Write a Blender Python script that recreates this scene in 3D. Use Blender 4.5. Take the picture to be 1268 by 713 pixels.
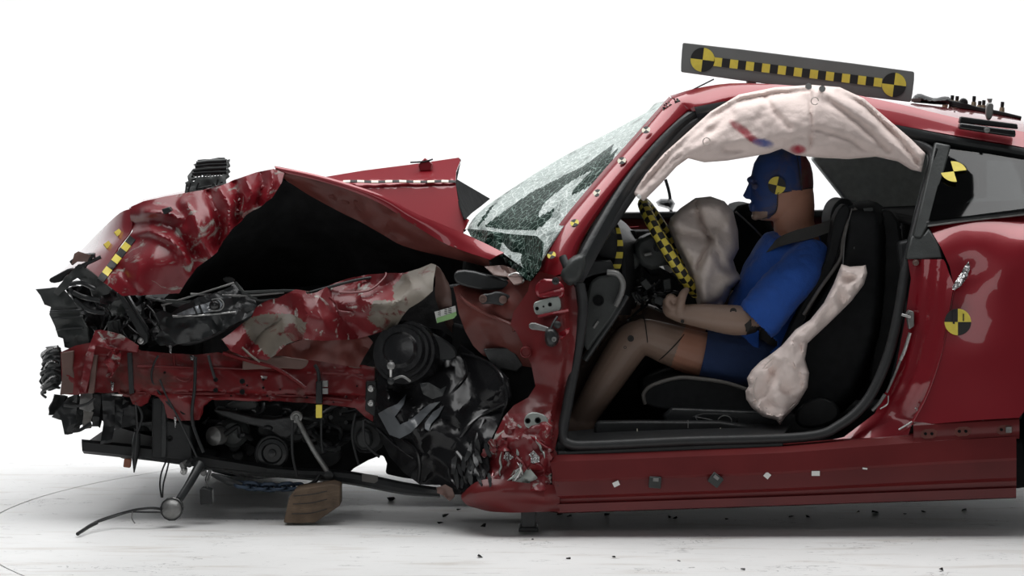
import bpy, bmesh, math, random
import numpy as np
from mathutils import Vector, Matrix, noise
from mathutils.geometry import delaunay_2d_cdt

for o in list(bpy.data.objects):
    bpy.data.objects.remove(o)
scene = bpy.context.scene
COL = scene.collection
# ------------------------------------------------------------------ camera
CAM_D, CAM_H, PXM = 9.0, 1.25, 390.0          # distance to the car's near side, height, pixels per metre there
HOR = 178.0                                   # image row of the horizon
cam = bpy.data.cameras.new('camera')
cam.sensor_width = 36.0
cam.lens = CAM_D * PXM / 1268.0 * 36.0
cam.shift_y = -(356.5 - HOR) / 1268.0
cam.clip_end = 200
camo = bpy.data.objects.new('camera', cam)
camo.location = (0, -CAM_D, CAM_H)
camo.rotation_euler = (math.pi / 2, 0, 0)
COL.objects.link(camo)
scene.camera = camo
# ------------------------------------------------------------------ world and studio light
world = bpy.data.worlds.new('studio')
scene.world = world
world.use_nodes = True
world.node_tree.nodes['Background'].inputs[0].default_value = (0.9, 0.95, 1.0, 1)
world.node_tree.nodes['Background'].inputs[1].default_value = 0.07

def area(name, loc, rot, sx, sy, power, col=(1, 1, 1)):
    l = bpy.data.lights.new(name, 'AREA')
    l.shape = 'RECTANGLE'; l.size = sx; l.size_y = sy; l.energy = power; l.color = col
    o = bpy.data.objects.new(name, l)
    o.location = loc; o.rotation_euler = rot
    COL.objects.link(o)
    return o
area('overhead_softbox', (0.2, 0.8, 4.6), (0, 0, 0), 7.0, 3.6, 340)
area('backdrop_light', (0, 3.4, 5.0), (math.radians(62), 0, 0), 12, 1.2, 350)
area('front_softbox', (-1.5, -7.5, 4.6), (math.radians(52), 0, math.radians(-8)), 5, 2.0, 40)

vs = scene.view_settings
vs.view_transform = 'Standard'; vs.look = 'None'; vs.gamma = 1.0; vs.use_curve_mapping = False
vs.exposure = 0.0

# ------------------------------------------------------------------ materials
MATS = {}
def ramp(nt, fac, stops):
    r = nt.nodes.new('ShaderNodeValToRGB')
    el = r.color_ramp.elements
    while len(el) < len(stops): el.new(0.5)
    for e, (p, c) in zip(el, stops):
        e.position = p
        e.color = (c[0], c[1], c[2], 1) if hasattr(c, '__len__') else (c, c, c, 1)
    nt.links.new(fac, r.inputs[0])
    return r.outputs[0]
def tex(nt, kind='noise', scale=5.0, detail=4.0, stretch=None, rough=0.55, dist=0.0, coord='Object'):
    tc = nt.nodes.new('ShaderNodeTexCoord')
    vec = tc.outputs[coord]
    if stretch:
        mp = nt.nodes.new('ShaderNodeMapping')
        mp.inputs['Scale'].default_value = stretch
        nt.links.new(vec, mp.inputs['Vector']); vec = mp.outputs[0]
    if kind == 'noise':
        n = nt.nodes.new('ShaderNodeTexNoise')
        n.inputs['Scale'].default_value = scale; n.inputs['Detail'].default_value = detail
        n.inputs['Roughness'].default_value = rough; n.inputs['Distortion'].default_value = dist
        nt.links.new(vec, n.inputs['Vector']); return n.outputs[0]
    if kind == 'voronoi':
        n = nt.nodes.new('ShaderNodeTexVoronoi')
        n.feature = 'DISTANCE_TO_EDGE'
        n.inputs['Scale'].default_value = scale
        nt.links.new(vec, n.inputs['Vector']); return n.outputs[0]
    if kind == 'cells':
        n = nt.nodes.new('ShaderNodeTexVoronoi')
        n.inputs['Scale'].default_value = scale
        nt.links.new(vec, n.inputs['Vector']); return n.outputs['Color']
def mixc(nt, fac, a, b, mode='MIX'):
    m = nt.nodes.new('ShaderNodeMix'); m.data_type = 'RGBA'; m.blend_type = mode
    for sock, v in ((m.inputs[0], fac), (m.inputs[6], a), (m.inputs[7], b)):
        if isinstance(v, (int, float)): sock.default_value = v
        elif hasattr(v, '__len__'): sock.default_value = (v[0], v[1], v[2], 1)
        else: nt.links.new(v, sock)
    return m.outputs[2]
def mat(name, col, rough=0.5, metal=0.0, coat=0.0, var=0.12, vscale=9.0, bump=0.0, bscale=60.0, bdetail=3.0,
        spec=0.5, bstretch=None, sheen=0.0, coat_rough=0.04):
    m = bpy.data.materials.new(name); m.use_nodes = True
    nt = m.node_tree; b = nt.nodes['Principled BSDF']
    lo = tuple(max(0, c * (1 - var)) for c in col); hi = tuple(min(1, c * (1 + var)) for c in col)
    nt.links.new(ramp(nt, tex(nt, 'noise', vscale, 5), [(0.3, lo), (0.7, hi)]), b.inputs['Base Color'])
    b.inputs['Roughness'].default_value = rough; b.inputs['Metallic'].default_value = metal
    b.inputs['Coat Weight'].default_value = coat; b.inputs['Coat Roughness'].default_value = coat_rough
    b.inputs['Specular IOR Level'].default_value = spec
    b.inputs['Sheen Weight'].default_value = sheen
    if bump:
        bp = nt.nodes.new('ShaderNodeBump'); bp.inputs['Strength'].default_value = bump
        bp.inputs['Distance'].default_value = 0.02
        nt.links.new(tex(nt, 'noise', bscale, bdetail, bstretch), bp.inputs['Height'])
        nt.links.new(bp.outputs[0], b.inputs['Normal'])
    MATS[name] = m
    return m
def mat_scuffed(name, col, col2, thr=0.55, scale=14.0, stretch=None, rough=0.3, coat=0.7, rough2=0.6, dist=1.2, width=0.03, var=.2):
    """paint (col) rubbed through to col2 where a noise field is above thr"""
    m = bpy.data.materials.new(name); m.use_nodes = True
    nt = m.node_tree; b = nt.nodes['Principled BSDF']
    f = ramp(nt, tex(nt, 'noise', scale, 8, stretch, 0.62, dist), [(thr - width, 0.0), (thr + width, 1.0)])
    base = ramp(nt, tex(nt, 'noise', 6, 4), [(0.3, tuple(c * (1 - var) for c in col)), (0.7, tuple(min(1, c * (1 + var)) for c in col))])
    sc = ramp(nt, tex(nt, 'noise', 50, 4), [(0.3, tuple(c * .6 for c in col2)), (0.7, col2)])
    nt.links.new(mixc(nt, f, base, sc), b.inputs['Base Color'])
    r = ramp(nt, f, [(0, rough), (1, rough2)]); nt.links.new(r, b.inputs['Roughness'])
    c = ramp(nt, f, [(0, coat), (1, 0.0)]); nt.links.new(c, b.inputs['Coat Weight'])
    b.inputs['Coat Roughness'].default_value = 0.14; b.inputs['Specular IOR Level'].default_value = 0.3
    bp = nt.nodes.new('ShaderNodeBump'); bp.inputs['Strength'].default_value = 0.25; bp.inputs['Distance'].default_value = 0.004
    nt.links.new(f, bp.inputs['Height']); nt.links.new(bp.outputs[0], b.inputs['Normal'])
    MATS[name] = m
    return m

RED = (0.23, 0.004, 0.012)
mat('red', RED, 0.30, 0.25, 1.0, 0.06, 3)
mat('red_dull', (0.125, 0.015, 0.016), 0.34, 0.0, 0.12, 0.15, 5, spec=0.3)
mat('red_inner', (0.125, 0.034, 0.028), 0.42, 0.0, 0.04, 0.25, 6, spec=0.3)
mat_scuffed('red_scraped', (0.17, 0.008, 0.014), (0.33, 0.31, 0.28), 0.615, 7, (1, 1, 1.4), 0.38, 0.3, 0.55, 2.2, 0.045)
mat_scuffed('red_torn', (0.15, 0.014, 0.018), (0.40, 0.39, 0.36), 0.62, 16, None, 0.40, 0.3)
mat_scuffed('red_primer', (0.17, 0.016, 0.016), (0.17, 0.14, 0.115), 0.50, 7, None, 0.35, 0.4, 0.6, 0.8, 0.05)
mat_scuffed('red_rail', (0.135, 0.011, 0.013), (0.085, 0.036, 0.030), 0.60, 5, None, 0.32, 0.12, 0.5, 0.8, 0.08)
mat_scuffed('primer_tan', (0.135, 0.118, 0.097), (0.13, 0.030, 0.028), 0.575, 8, None, 0.45, 0.0, 0.4, 1.0, 0.03, .35)
mat('brown_metal', (0.125, 0.072, 0.06), 0.5, 0.1, 0.1, 0.25, 7)
mat('bare_metal', (0.55, 0.55, 0.54), 0.32, 0.9, 0, 0.25, 30, 0.2, 50)
mat('dull_metal', (0.22, 0.22, 0.215), 0.45, 0.6, 0, 0.3, 20, 0.15, 40)
mat('zinc', (0.30, 0.33, 0.31), 0.4, 0.4, 0, 0.15, 25, 0.08, 60)
mat('black_plastic', (0.017, 0.018, 0.019), 0.42, 0, 0, 0.3, 14, 0.06, 120, spec=0.32)
mat('grey_plastic', (0.042, 0.046, 0.045), 0.42, 0, 0, 0.25, 14, 0.06, 120, spec=0.35)
mat('satin_plastic', (0.027, 0.029, 0.030), 0.28, 0, 0, 0.3, 10, 0.05, 60, spec=0.38)
mat_scuffed('liner', (0.009, 0.009, 0.010), (0.05, 0.053, 0.056), 0.68, 5, (1, 1, 1), 0.24, 0.02, 0.4, 1.6, 0.03)
mat('gloss_black', (0.009, 0.009, 0.010), 0.26, 0, 0.15, 0.3, 10, 0.06, 25)
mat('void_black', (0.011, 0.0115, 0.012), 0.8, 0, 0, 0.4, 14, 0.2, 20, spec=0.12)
mat('rubber', (0.017, 0.018, 0.019), 0.48, 0, 0, 0.2, 30, 0.05, 90)
mat('engine_metal', (0.035, 0.036, 0.037), 0.45, 0.4, 0, 0.4, 15, 0.15, 40)
mat('seat_black', (0.014, 0.015, 0.016), 0.7, 0, 0, 0.2, 30, 0.05, 300, spec=0.15)
mat('seat_piping', (0.115, 0.108, 0.10), 0.55, 0, 0, 0.15, 30)
mat('headliner', (0.62, 0.64, 0.62), 0.9, 0, 0, 0.12, 40, 0.05, 400)
mat('carpet', (0.007, 0.007, 0.008), 0.95, 0, 0, 0.3, 60)
mat('bag_pink', (0.84, 0.72, 0.675), 0.8, 0, 0, 0.06, 8, 0.28, 22, 5, bstretch=(1, 1, 1))
mat('bag_grey', (0.64, 0.56, 0.52), 0.8, 0, 0, 0.10, 8, 0.35, 18, 5)
mat('skin_brown', (0.265, 0.18, 0.138), 0.48, 0, 0.05, 0.12, 7, 0.03, 60)
mat('skin_orange', (0.40, 0.19, 0.125), 0.5, 0, 0.05, 0.1, 8)
mat('skin_dark', (0.012, 0.01, 0.009), 0.6)
mat_scuffed('paint_blue', (0.020, 0.048, 0.165), (0.10, 0.075, 0.085), 0.60, 12, None, 0.5, 0.0, 0.5, 0.6, 0.12)
mat_scuffed('paint_red', (0.11, 0.014, 0.018), (0.10, 0.06, 0.05), 0.58, 12, None, 0.5, 0.0, 0.5, 0.6, 0.12)
mat('cloth_blue', (0.010, 0.075, 0.36), 0.85, 0, 0, 0.12, 10, 0.35, 26, 4, sheen=0.1)
mat('cloth_navy', (0.014, 0.034, 0.105), 0.88, 0, 0, 0.15, 10, 0.35, 24, 4, sheen=0.1)
mat('strap', (0.045, 0.045, 0.043), 0.7, 0, 0, 0.1, 40, 0.1, 200)
mat('yellow', (0.78, 0.64, 0.09), 0.5, 0, 0, 0.08, 40)
mat('black_tape', (0.016, 0.016, 0.016), 0.5)
mat('white_tape', (0.80, 0.76, 0.62), 0.5)
mat('white_paper', (0.80, 0.80, 0.78), 0.6, var=0.03)
mat('green_paper', (0.35, 0.62, 0.26), 0.6, var=0.05)
mat('board_grey', (0.165, 0.173, 0.171), 0.45, 0, 0, 0.06, 12)
mat('wood', (0.125, 0.085, 0.055), 0.75, 0, 0, 0.4, 16, 0.4, 40, 5, bstretch=(1, 1, 6))
mat('chain_blue', (0.04, 0.06, 0.09), 0.42, 0.6, 0, 0.3, 20)
mat('foil', (0.36, 0.36, 0.36), 0.22, 0.95, 0, 0.4, 30, 0.7, 60)
mat('brass', (0.28, 0.22, 0.15), 0.4, 0.6, 0, 0.3, 40)
mat('orange_tag', (0.25, 0.09, 0.05), 0.6)

def mat_glass(name, col, trans=0.75, rough=0.03):
    m = bpy.data.materials.new(name); m.use_nodes = True
    nt = m.node_tree; nt.nodes.remove(nt.nodes['Principled BSDF'])
    out = nt.nodes['Material Output']
    t = nt.nodes.new('ShaderNodeBsdfTransparent'); t.inputs[0].default_value = (*col, 1)
    g = nt.nodes.new('ShaderNodeBsdfGlossy'); g.inputs['Roughness'].default_value = rough
    lw = nt.nodes.new('ShaderNodeFresnel'); lw.inputs['IOR'].default_value = 1.5
    mx = nt.nodes.new('ShaderNodeMixShader')
    nt.links.new(lw.outputs[0], mx.inputs[0]); nt.links.new(t.outputs[0], mx.inputs[1]); nt.links.new(g.outputs[0], mx.inputs[2])
    nt.links.new(mx.outputs[0], out.inputs[0])
    MATS[name] = m
    return m
mat_glass('tinted_glass', (0.13, 0.14, 0.14))

def mat_cracked():
    """laminated windscreen: dense pale craze of cracks with darker, still clear islands"""
    m = bpy.data.materials.new('cracked_glass'); m.use_nodes = True
    nt = m.node_tree; b = nt.nodes['Principled BSDF']; out = nt.nodes['Material Output']
    at = nt.nodes.new('ShaderNodeAttribute'); at.attribute_name = 'craze'
    clump = tex(nt, 'noise', 10, 6, (1, .6, 1), 0.6, 0.6)
    s = nt.nodes.new('ShaderNodeMath'); s.operation = 'MULTIPLY_ADD'
    nt.links.new(clump, s.inputs[0]); s.inputs[1].default_value = 0.5
    nt.links.new(at.outputs['Fac'], s.inputs[2])
    frost = ramp(nt, s.outputs[0], [(0.70, 0.0), (0.78, 1.0)])
    ve = ramp(nt, tex(nt, 'voronoi', 34), [(0.0, 1.0), (0.045, 0.35), (0.1, 0.0)])
    vf = ramp(nt, tex(nt, 'voronoi', 85), [(0.0, 1.0), (0.06, 0.4), (0.13, 0.0)])
    cr = mixc(nt, 0.5, ve, vf, 'ADD')
    base = ramp(nt, cr, [(0.0, (0.010, 0.024, 0.018)), (0.5, (0.022, 0.045, 0.036)), (1.0, (0.22, 0.29, 0.26))])
    basef = ramp(nt, cr, [(0.0, (0.36, 0.42, 0.40)), (1.0, (0.72, 0.77, 0.75))])
    nt.links.new(mixc(nt, frost, base, basef), b.inputs['Base Color'])
    nt.links.new(ramp(nt, frost, [(0, 0.12), (1, 0.6)]), b.inputs['Roughness'])
    nt.links.new(ramp(nt, frost, [(0, 0.01), (1, 0.30)]), b.inputs['Specular IOR Level'])
    bp = nt.nodes.new('ShaderNodeBump'); bp.inputs['Strength'].default_value = 0.35; bp.inputs['Distance'].default_value = 0.006
    nt.links.new(cr, bp.inputs['Height']); nt.links.new(bp.outputs[0], b.inputs['Normal'])
    tr = nt.nodes.new('ShaderNodeBsdfTransparent'); tr.inputs[0].default_value = (0.55, 0.75, 0.66, 1)
    mx = nt.nodes.new('ShaderNodeMixShader')
    nt.links.new(ramp(nt, frost, [(0, 0.93), (1, 0.97)]), mx.inputs[0])
    nt.links.new(tr.outputs[0], mx.inputs[1]); nt.links.new(b.outputs[0], mx.inputs[2])
    nt.links.new(mx.outputs[0], out.inputs[0])
    MATS['cracked_glass'] = m
mat_cracked()

def mat_bag_stained(name):
    """airbag cloth with the red and blue rub marks of the dummy's painted head"""
    m = mat(name, (0.74, 0.62, 0.58), 0.8, 0, 0, 0.06, 8, 0.28, 22, 5)
    nt = m.node_tree; b = nt.nodes['Principled BSDF']
    old = b.inputs['Base Color'].links[0].from_socket
    ar = nt.nodes.new('ShaderNodeAttribute'); ar.attribute_name = 'stain_red'
    ab = nt.nodes.new('ShaderNodeAttribute'); ab.attribute_name = 'stain_blue'
    c1 = mixc(nt, ar.outputs['Fac'], old, (0.36, 0.03, 0.05))
    c2 = mixc(nt, ab.outputs['Fac'], c1, (0.06, 0.09, 0.30))
    nt.links.new(c2, b.inputs['Base Color'])
    return m
mat_bag_stained('bag_stained')

def mat_floor():
    m = bpy.data.materials.new('studio_floor'); m.use_nodes = True
    nt = m.node_tree; b = nt.nodes['Principled BSDF']
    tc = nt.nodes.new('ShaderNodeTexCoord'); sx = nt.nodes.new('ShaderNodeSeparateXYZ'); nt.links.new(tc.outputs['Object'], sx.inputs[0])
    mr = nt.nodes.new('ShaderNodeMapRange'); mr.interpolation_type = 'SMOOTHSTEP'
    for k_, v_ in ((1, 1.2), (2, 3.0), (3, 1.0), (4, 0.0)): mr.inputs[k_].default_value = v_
    nt.links.new(sx.outputs[1], mr.inputs[0]); rear_fade = mr.outputs[0]      # floor colour painted to fade into the backdrop's bright white towards the rear
    base = ramp(nt, tex(nt, 'noise', 1.4, 6, None, 0.6, 0.4), [(0.3, (0.80, 0.80, 0.79)), (0.6, (0.88, 0.88, 0.87))])
    st = ramp(nt, tex(nt, 'noise', 2.3, 5, (1, 4.5, 1), 0.55, 0.3), [(0.55, 0.0), (0.70, 0.5)])
    c = mixc(nt, st, base, (0.52, 0.47, 0.41))
    sm = ramp(nt, tex(nt, 'noise', 5, 8, (1, 3.0, 1), 0.7, 2.5), [(0.62, 0.0), (0.66, 0.5), (0.72, 0.9)])
    c = mixc(nt, sm, c, (0.30, 0.29, 0.28))
    sp = ramp(nt, tex(nt, 'noise', 40, 6, (1, 2.2, 1), 0.7, 1.0), [(0.665, 0.0), (0.70, 0.8)])
    c = mixc(nt, sp, c, (0.12, 0.12, 0.12))
    ln = ramp(nt, tex(nt, 'noise', 7, 3, (1, 1.6, 1), 0.5, 1.6), [(0.487, 0.0), (0.5, 1.0), (0.513, 0.0)])
    mk_ = ramp(nt, tex(nt, 'noise', 2.6, 3, (1, 1.5, 1)), [(0.56, 0.0), (0.62, 0.75)])
    c = mixc(nt, mixc(nt, 1.0, ln, mk_, 'MULTIPLY'), c, (0.10, 0.10, 0.10))
    c = mixc(nt, rear_fade, (0.88, 0.88, 0.88), c)
    nt.links.new(c, b.inputs['Base Color'])
    b.inputs['Roughness'].default_value = 0.42
    b.inputs['Specular IOR Level'].default_value = 0.35
    MATS['floor'] = m
mat_floor()
mat('cyc_white', (0.88, 0.88, 0.885), 0.8, var=0.005)

# ------------------------------------------------------------------ geometry helpers
def W(px, py, Y=0.0):
    """point at depth Y (m behind the car's near side) that is seen at image position px, py"""
    k = (1 + Y / CAM_D) / PXM
    return Vector(((px - 634.0) * k, Y, CAM_H - (py - HOR) * k))
def M(m):
    return MATS[m] if isinstance(m, str) else m
def top(name, label, cat, loc, group=None):
    o = bpy.data.objects.new(name, None)
    o.location = loc; o.empty_display_size = 0.1
    COL.objects.link(o)
    o['label'] = label; o['category'] = cat
    if group: o['group'] = group
    return o
def worldmat(o):
    mm = Matrix.LocRotScale(o.location, o.rotation_euler, o.scale)
    if o.parent:
        mm = worldmat(o.parent) @ o.matrix_parent_inverse @ mm
    return mm
def attach(o, p):
    if p is not None:
        o.parent = p
        o.matrix_parent_inverse = worldmat(p).inverted()
def sharpen(bm, ang):
    for e in bm.edges:
        if len(e.link_faces) == 2:
            e.smooth = e.calc_face_angle(0) < ang
        else: e.smooth = False
def mk(name, verts, faces, mats, parent=None, smooth=True, ang=40, mi=None, recalc=False):
    me = bpy.data.meshes.new(name)
    me.from_pydata([tuple(v) for v in verts], [], faces)
    for m_ in (mats if isinstance(mats, (list, tuple)) else [mats]): me.materials.append(M(m_))
    if mi is not None: me.polygons.foreach_set('material_index', mi)
    bm = bmesh.new(); bm.from_mesh(me)
    if recalc: bmesh.ops.recalc_face_normals(bm, faces=bm.faces)
    if smooth:
        for f in bm.faces: f.smooth = True
        sharpen(bm, math.radians(ang))
    bm.to_mesh(me); bm.free()
    o = bpy.data.objects.new(name, me); COL.objects.link(o)
    attach(o, parent)
    return o
def from_bm(name, bm, mats, parent=None, smooth=True, ang=40):
    me = bpy.data.meshes.new(name)
    if smooth:
        for f in bm.faces: f.smooth = True
        sharpen(bm, math.radians(ang))
    bm.to_mesh(me); bm.free()
    for m_ in (mats if isinstance(mats, (list, tuple)) else [mats]): me.materials.append(M(m_))
    o = bpy.data.objects.new(name, me); COL.objects.link(o)
    attach(o, parent)
    return o
def solid(o, th, off=0.0):
    s = o.modifiers.new('thickness', 'SOLIDIFY'); s.thickness = th; s.offset = off
    return o
def bevel(o, w, seg=2, lim=35):
    b = o.modifiers.new('bevel', 'BEVEL'); b.width = w; b.segments = seg; b.limit_method = 'ANGLE'; b.angle_limit = math.radians(lim)
    return o
def inpoly(x, y, P):
    c = False; n = len(P); j = n - 1
    for i in range(n):
        xi, yi = P[i]; xj, yj = P[j]
        if (yi > y) != (yj > y) and x < (xj - xi) * (y - yi) / (yj - yi) + xi: c = not c
        j = i
    return c
def inpoly_many(Q, P):
    Q = np.asarray(Q, float); x, y = Q[:, 0], Q[:, 1]; c = np.zeros(len(Q), bool); n = len(P); j = n - 1
    for i in range(n):
        xi, yi = P[i]; xj, yj = P[j]
        if yi != yj:
            c ^= ((yi > y) != (yj > y)) & (x < (xj - xi) * (y - yi) / (yj - yi) + xi)
        j = i
    return c
def segdist(P, Q):
    """distance of the points P (n,2) to the closed outline Q"""
    P = np.asarray(P, float); Q = np.asarray(Q, float)
    d = np.full(len(P), 1e9)
    for i in range(len(Q)):
        a = Q[i]; b = Q[(i + 1) % len(Q)]; ab = b - a; L = ab @ ab + 1e-9
        t = np.clip(((P - a) @ ab) / L, 0, 1)
        d = np.minimum(d, np.linalg.norm(P - (a + t[:, None] * ab), axis=1))
    return d
def rbf(ctrl, P):
    if callable(ctrl): return np.array([ctrl(x, y) for x, y in P], float)
    P = np.asarray(P, float)
    if isinstance(ctrl, (int, float)): return np.full(len(P), float(ctrl))
    C = np.array(ctrl, float); xy = C[:, :2] / 100; z = C[:, 2]; n = len(C)
    if n < 4:
        A = np.c_[np.ones(n), xy]; co = np.linalg.lstsq(A, z, rcond=None)[0]
        return np.c_[np.ones(len(P)), P / 100] @ co
    phi = lambda r: r * r * np.log(r + 1e-9)
    D = np.linalg.norm(xy[:, None] - xy[None], axis=2)
    A = np.zeros((n + 3, n + 3)); A[:n, :n] = phi(D) + np.eye(n) * 1e-4
    A[:n, n] = 1; A[:n, n + 1:n + 3] = xy; A[n:, :n] = A[:n, n:].T
    co = np.linalg.solve(A, np.r_[z, 0, 0, 0])
    Q = P / 100; D2 = np.linalg.norm(Q[:, None] - xy[None], axis=2)
    v = phi(D2) @ co[:n] + co[n] + Q @ co[n + 1:]
    return np.clip(v, z.min() - .15, z.max() + .15)
def lattice(u, v, seed):
    """piecewise flat facets: random heights on a triangular lattice, linear in between"""
    sk = (u + v) * .36602540378; i = math.floor(u + sk); j = math.floor(v + sk)
    a, b = u + sk - i, v + sk - j
    h = lambda m_, n_: noise.cell(Vector((m_ + .5, n_ + .5, seed * 3.7 + .5))) * 2 - 1
    if a > b: return h(i, j) * (1 - a) + h(i + 1, j) * (a - b) + h(i + 1, j + 1) * b
    return h(i, j) * (1 - b) + h(i, j + 1) * (b - a) + h(i + 1, j + 1) * a
def crum(p, s, seed):
    q = Vector((p.x, seed * 1.7, p.z)) / s
    w = noise.noise(q * .9) * .5; w2 = noise.noise(q * .9 + Vector((31, 7, 5))) * .5
    u, v = q.x * 1.25 + w, q.z * 1.25 + w2
    return .62 * lattice(u * .62, v * .62, seed) + .34 * lattice(u * 1.5 + 9, v * 1.5 + 3, seed + 11) + .12 * noise.noise(q * 3)
def cloth(x, y, cx, cy, seed, a=7.0, b=.075):
    """long soft folds that run round the point cx, cy (image units), as a height"""
    an = math.atan2(y - cy, x - cx); r = math.hypot(x - cx, y - cy)
    w = noise.noise(Vector((x * .02, y * .02, seed))) * 1.3
    n1 = noise.noise(Vector((an * a + w, r * b + w, seed + 3.3)))
    n2 = noise.noise(Vector((an * a * 1.7 - w, r * b * 2.1 + w, seed + 8.1)))
    return (1 - 2 * abs(n1)) * .6 + (1 - 2 * abs(n2)) * .3
def densify(P, step):
    out = []
    n = len(P)
    for i in range(n):
        a = Vector(P[i]); b = Vector(P[(i + 1) % n]); k = max(1, int((b - a).length / step))
        for j in range(k): out.append(tuple(a.lerp(b, j / k)))
    return out
def smooth_closed(P, it=1):
    for _ in range(it):
        Q = []
        n = len(P)
        for i in range(n):
            a = P[i]; b = P[(i + 1) % n]
            Q.append((a[0] * .75 + b[0] * .25, a[1] * .75 + b[1] * .25)); Q.append((a[0] * .25 + b[0] * .75, a[1] * .25 + b[1] * .75))
        P = Q
    return P
def fill2d(P, res, seed=0, jit=.3, holes=()):
    rnd = random.Random(seed)
    B = densify(P, res); nb = len(B)
    edges = [(i, (i + 1) % nb) for i in range(nb)]
    pts = list(B)
    for h in holes:
        H = densify(h, res); s = len(pts)
        pts += H; edges += [(s + i, s + (i + 1) % len(H)) for i in range(len(H))]
    xs = [p[0] for p in P]; ys = [p[1] for p in P]
    cand = []
    y = min(ys); r = 0
    while y < max(ys):
        x = min(xs) + (res * .5 if r % 2 else 0)
        while x < max(xs):
            q = (x + rnd.uniform(-jit, jit) * res, y + rnd.uniform(-jit, jit) * res)
            cand.append(q)
            x += res
        y += res * .866; r += 1
    if cand:
        keep = inpoly_many(cand, P)
        for h in holes: keep &= ~inpoly_many(cand, h)
        cand = [c for c, k_ in zip(cand, keep) if k_]
    if cand:
        d = segdist(cand, P)
        for h in holes: d = np.minimum(d, segdist(cand, h))
        pts += [c for c, dd in zip(cand, d) if dd > res * .45]
    V, E, F, *_ = delaunay_2d_cdt([Vector(p) for p in pts], edges, [], 1, 1e-4)
    V = [(v.x, v.y) for v in V]
    if holes:
        F = [f for f in F if not any(inpoly(sum(V[i][0] for i in f) / 3, sum(V[i][1] for i in f) / 3, h) for h in holes)]
    return V, F
SURF = {}
def sheet(name, P, m, parent, ctrl, res=5, cr=0.0, cs=.08, th=.004, seed=0, ang=32, holes=(), disp=None, mifun=None):
    """sheet metal / plastic with an outline and a depth field, creased by noise"""
    V, F = fill2d(P, res, seed, holes=holes)
    Ys = rbf(ctrl, V)
    vs_ = []
    for (x, y), Y in zip(V, Ys):
        if cr:
            p = W(x, y, Y); Y = Y + cr * crum(p, cs, seed)
        if disp: Y = Y + disp(x, y)
        vs_.append(W(x, y, Y))
    F = [tuple(reversed(f)) if (lambda a, b, c: (b[0]-a[0])*(c[1]-a[1]) - (b[1]-a[1])*(c[0]-a[0]))(V[f[0]], V[f[1]], V[f[2]]) > 0 else tuple(f) for f in F]
    mi = [mifun(sum(V[i][0] for i in f) / 3, sum(V[i][1] for i in f) / 3) for f in F] if mifun else None
    o = mk(name, vs_, F, m, parent, ang=ang, mi=mi)
    if th: solid(o, th, -1)
    SURF[o.name] = (ctrl, cr, cs, seed, disp)
    return o
def on(o, lift=.004):
    """depth field just in front of a sheet, for what is stuck or scraped on it"""
    ctrl, cr, cs, seed, disp = SURF[o.name]
    def f(x, y):
        Y = float(rbf(ctrl, [(x, y)])[0])
        if cr: Y += cr * crum(W(x, y, Y), cs, seed)
        if disp: Y += disp(x, y)
        return Y - lift
    return f
def polydist(x, y, L):
    d = 1e9
    for (ax, ay), (bx, by) in zip(L, L[1:]):
        vx, vy = bx - ax, by - ay; t = max(0, min(1, ((x - ax) * vx + (y - ay) * vy) / (vx * vx + vy * vy)))
        d = min(d, math.hypot(x - ax - t * vx, y - ay - t * vy))
    return d
def pillow(name, P, m, parent, ctrl, T, R, res=4, cr=0.0, cs=.08, seed=0, ang=55, back=1.0, attrs=None, disp=None):
    """inflated cushion with outline P: front and back skins meeting at the edge (T half thickness m, R px edge rounding)"""
    V, F = fill2d(P, res, seed)
    d = segdist(V, P); Ys = rbf(ctrl, V)
    fr, bk = [], []
    for (x, y), Y, dd in zip(V, Ys, d):
        t = min(dd / R, 1); h = T * math.sqrt(max(0, 1 - (1 - t) ** 2))
        p = W(x, y, Y); n = crum(p, cs, seed) * cr * min(1, dd / (R * .3)) if cr else 0
        if disp: n += disp(x, y) * min(1, dd / (R * .3))
        fr.append(W(x, y, Y - h + n)); q = W(x, y, Y); bk.append(Vector((q.x, Y + h * back, q.z)))
    n = len(V); on = [dd < 1e-3 for dd in d]
    faces = []
    for f in F:
        a, b, c = [V[i] for i in f]
        if (b[0]-a[0])*(c[1]-a[1]) - (b[1]-a[1])*(c[0]-a[0]) > 0: f = list(reversed(f))
        faces.append(tuple(f)); g = [i if on[i] else i + n for i in reversed(f)]
        faces.append(tuple(g))
    o = mk(name, fr + bk, faces, m, parent, ang=ang)
    if attrs:
        for an, fn in attrs.items():
            at = o.data.attributes.new(an, 'FLOAT', 'POINT')
            at.data.foreach_set('value', [fn(x, y) for x, y in V] + [0.0] * n)
    return o
def slab(name, P, m, parent, Y0, Y1, bev=.004, ang=30, seg=2):
    """plate or block with outline P on its near face, running straight back from Y0 to Y1"""
    if callable(Y0): fr = [W(x, y, Y0(x, y)) for x, y in P]
    else: fr = [W(x, y, Y0) for x, y in P]
    bk = [Vector((v.x, (v.y + Y1) if Y1 < 0 or callable(Y0) else Y1, v.z)) for v in fr]
    n = len(P); A = sum(P[i][0] * P[(i + 1) % n][1] - P[(i + 1) % n][0] * P[i][1] for i in range(n))
    ix = list(range(n)) if A < 0 else list(range(n - 1, -1, -1))
    faces = [tuple(ix), tuple(i + n for i in reversed(ix))]
    for k in range(n):
        a, b = ix[k], ix[(k + 1) % n]
        faces.append((b, a, a + n, b + n))
    o = mk(name, fr + bk, faces, m, parent, ang=ang, recalc=True)
    if bev: bevel(o, bev, seg)
    return o
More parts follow.
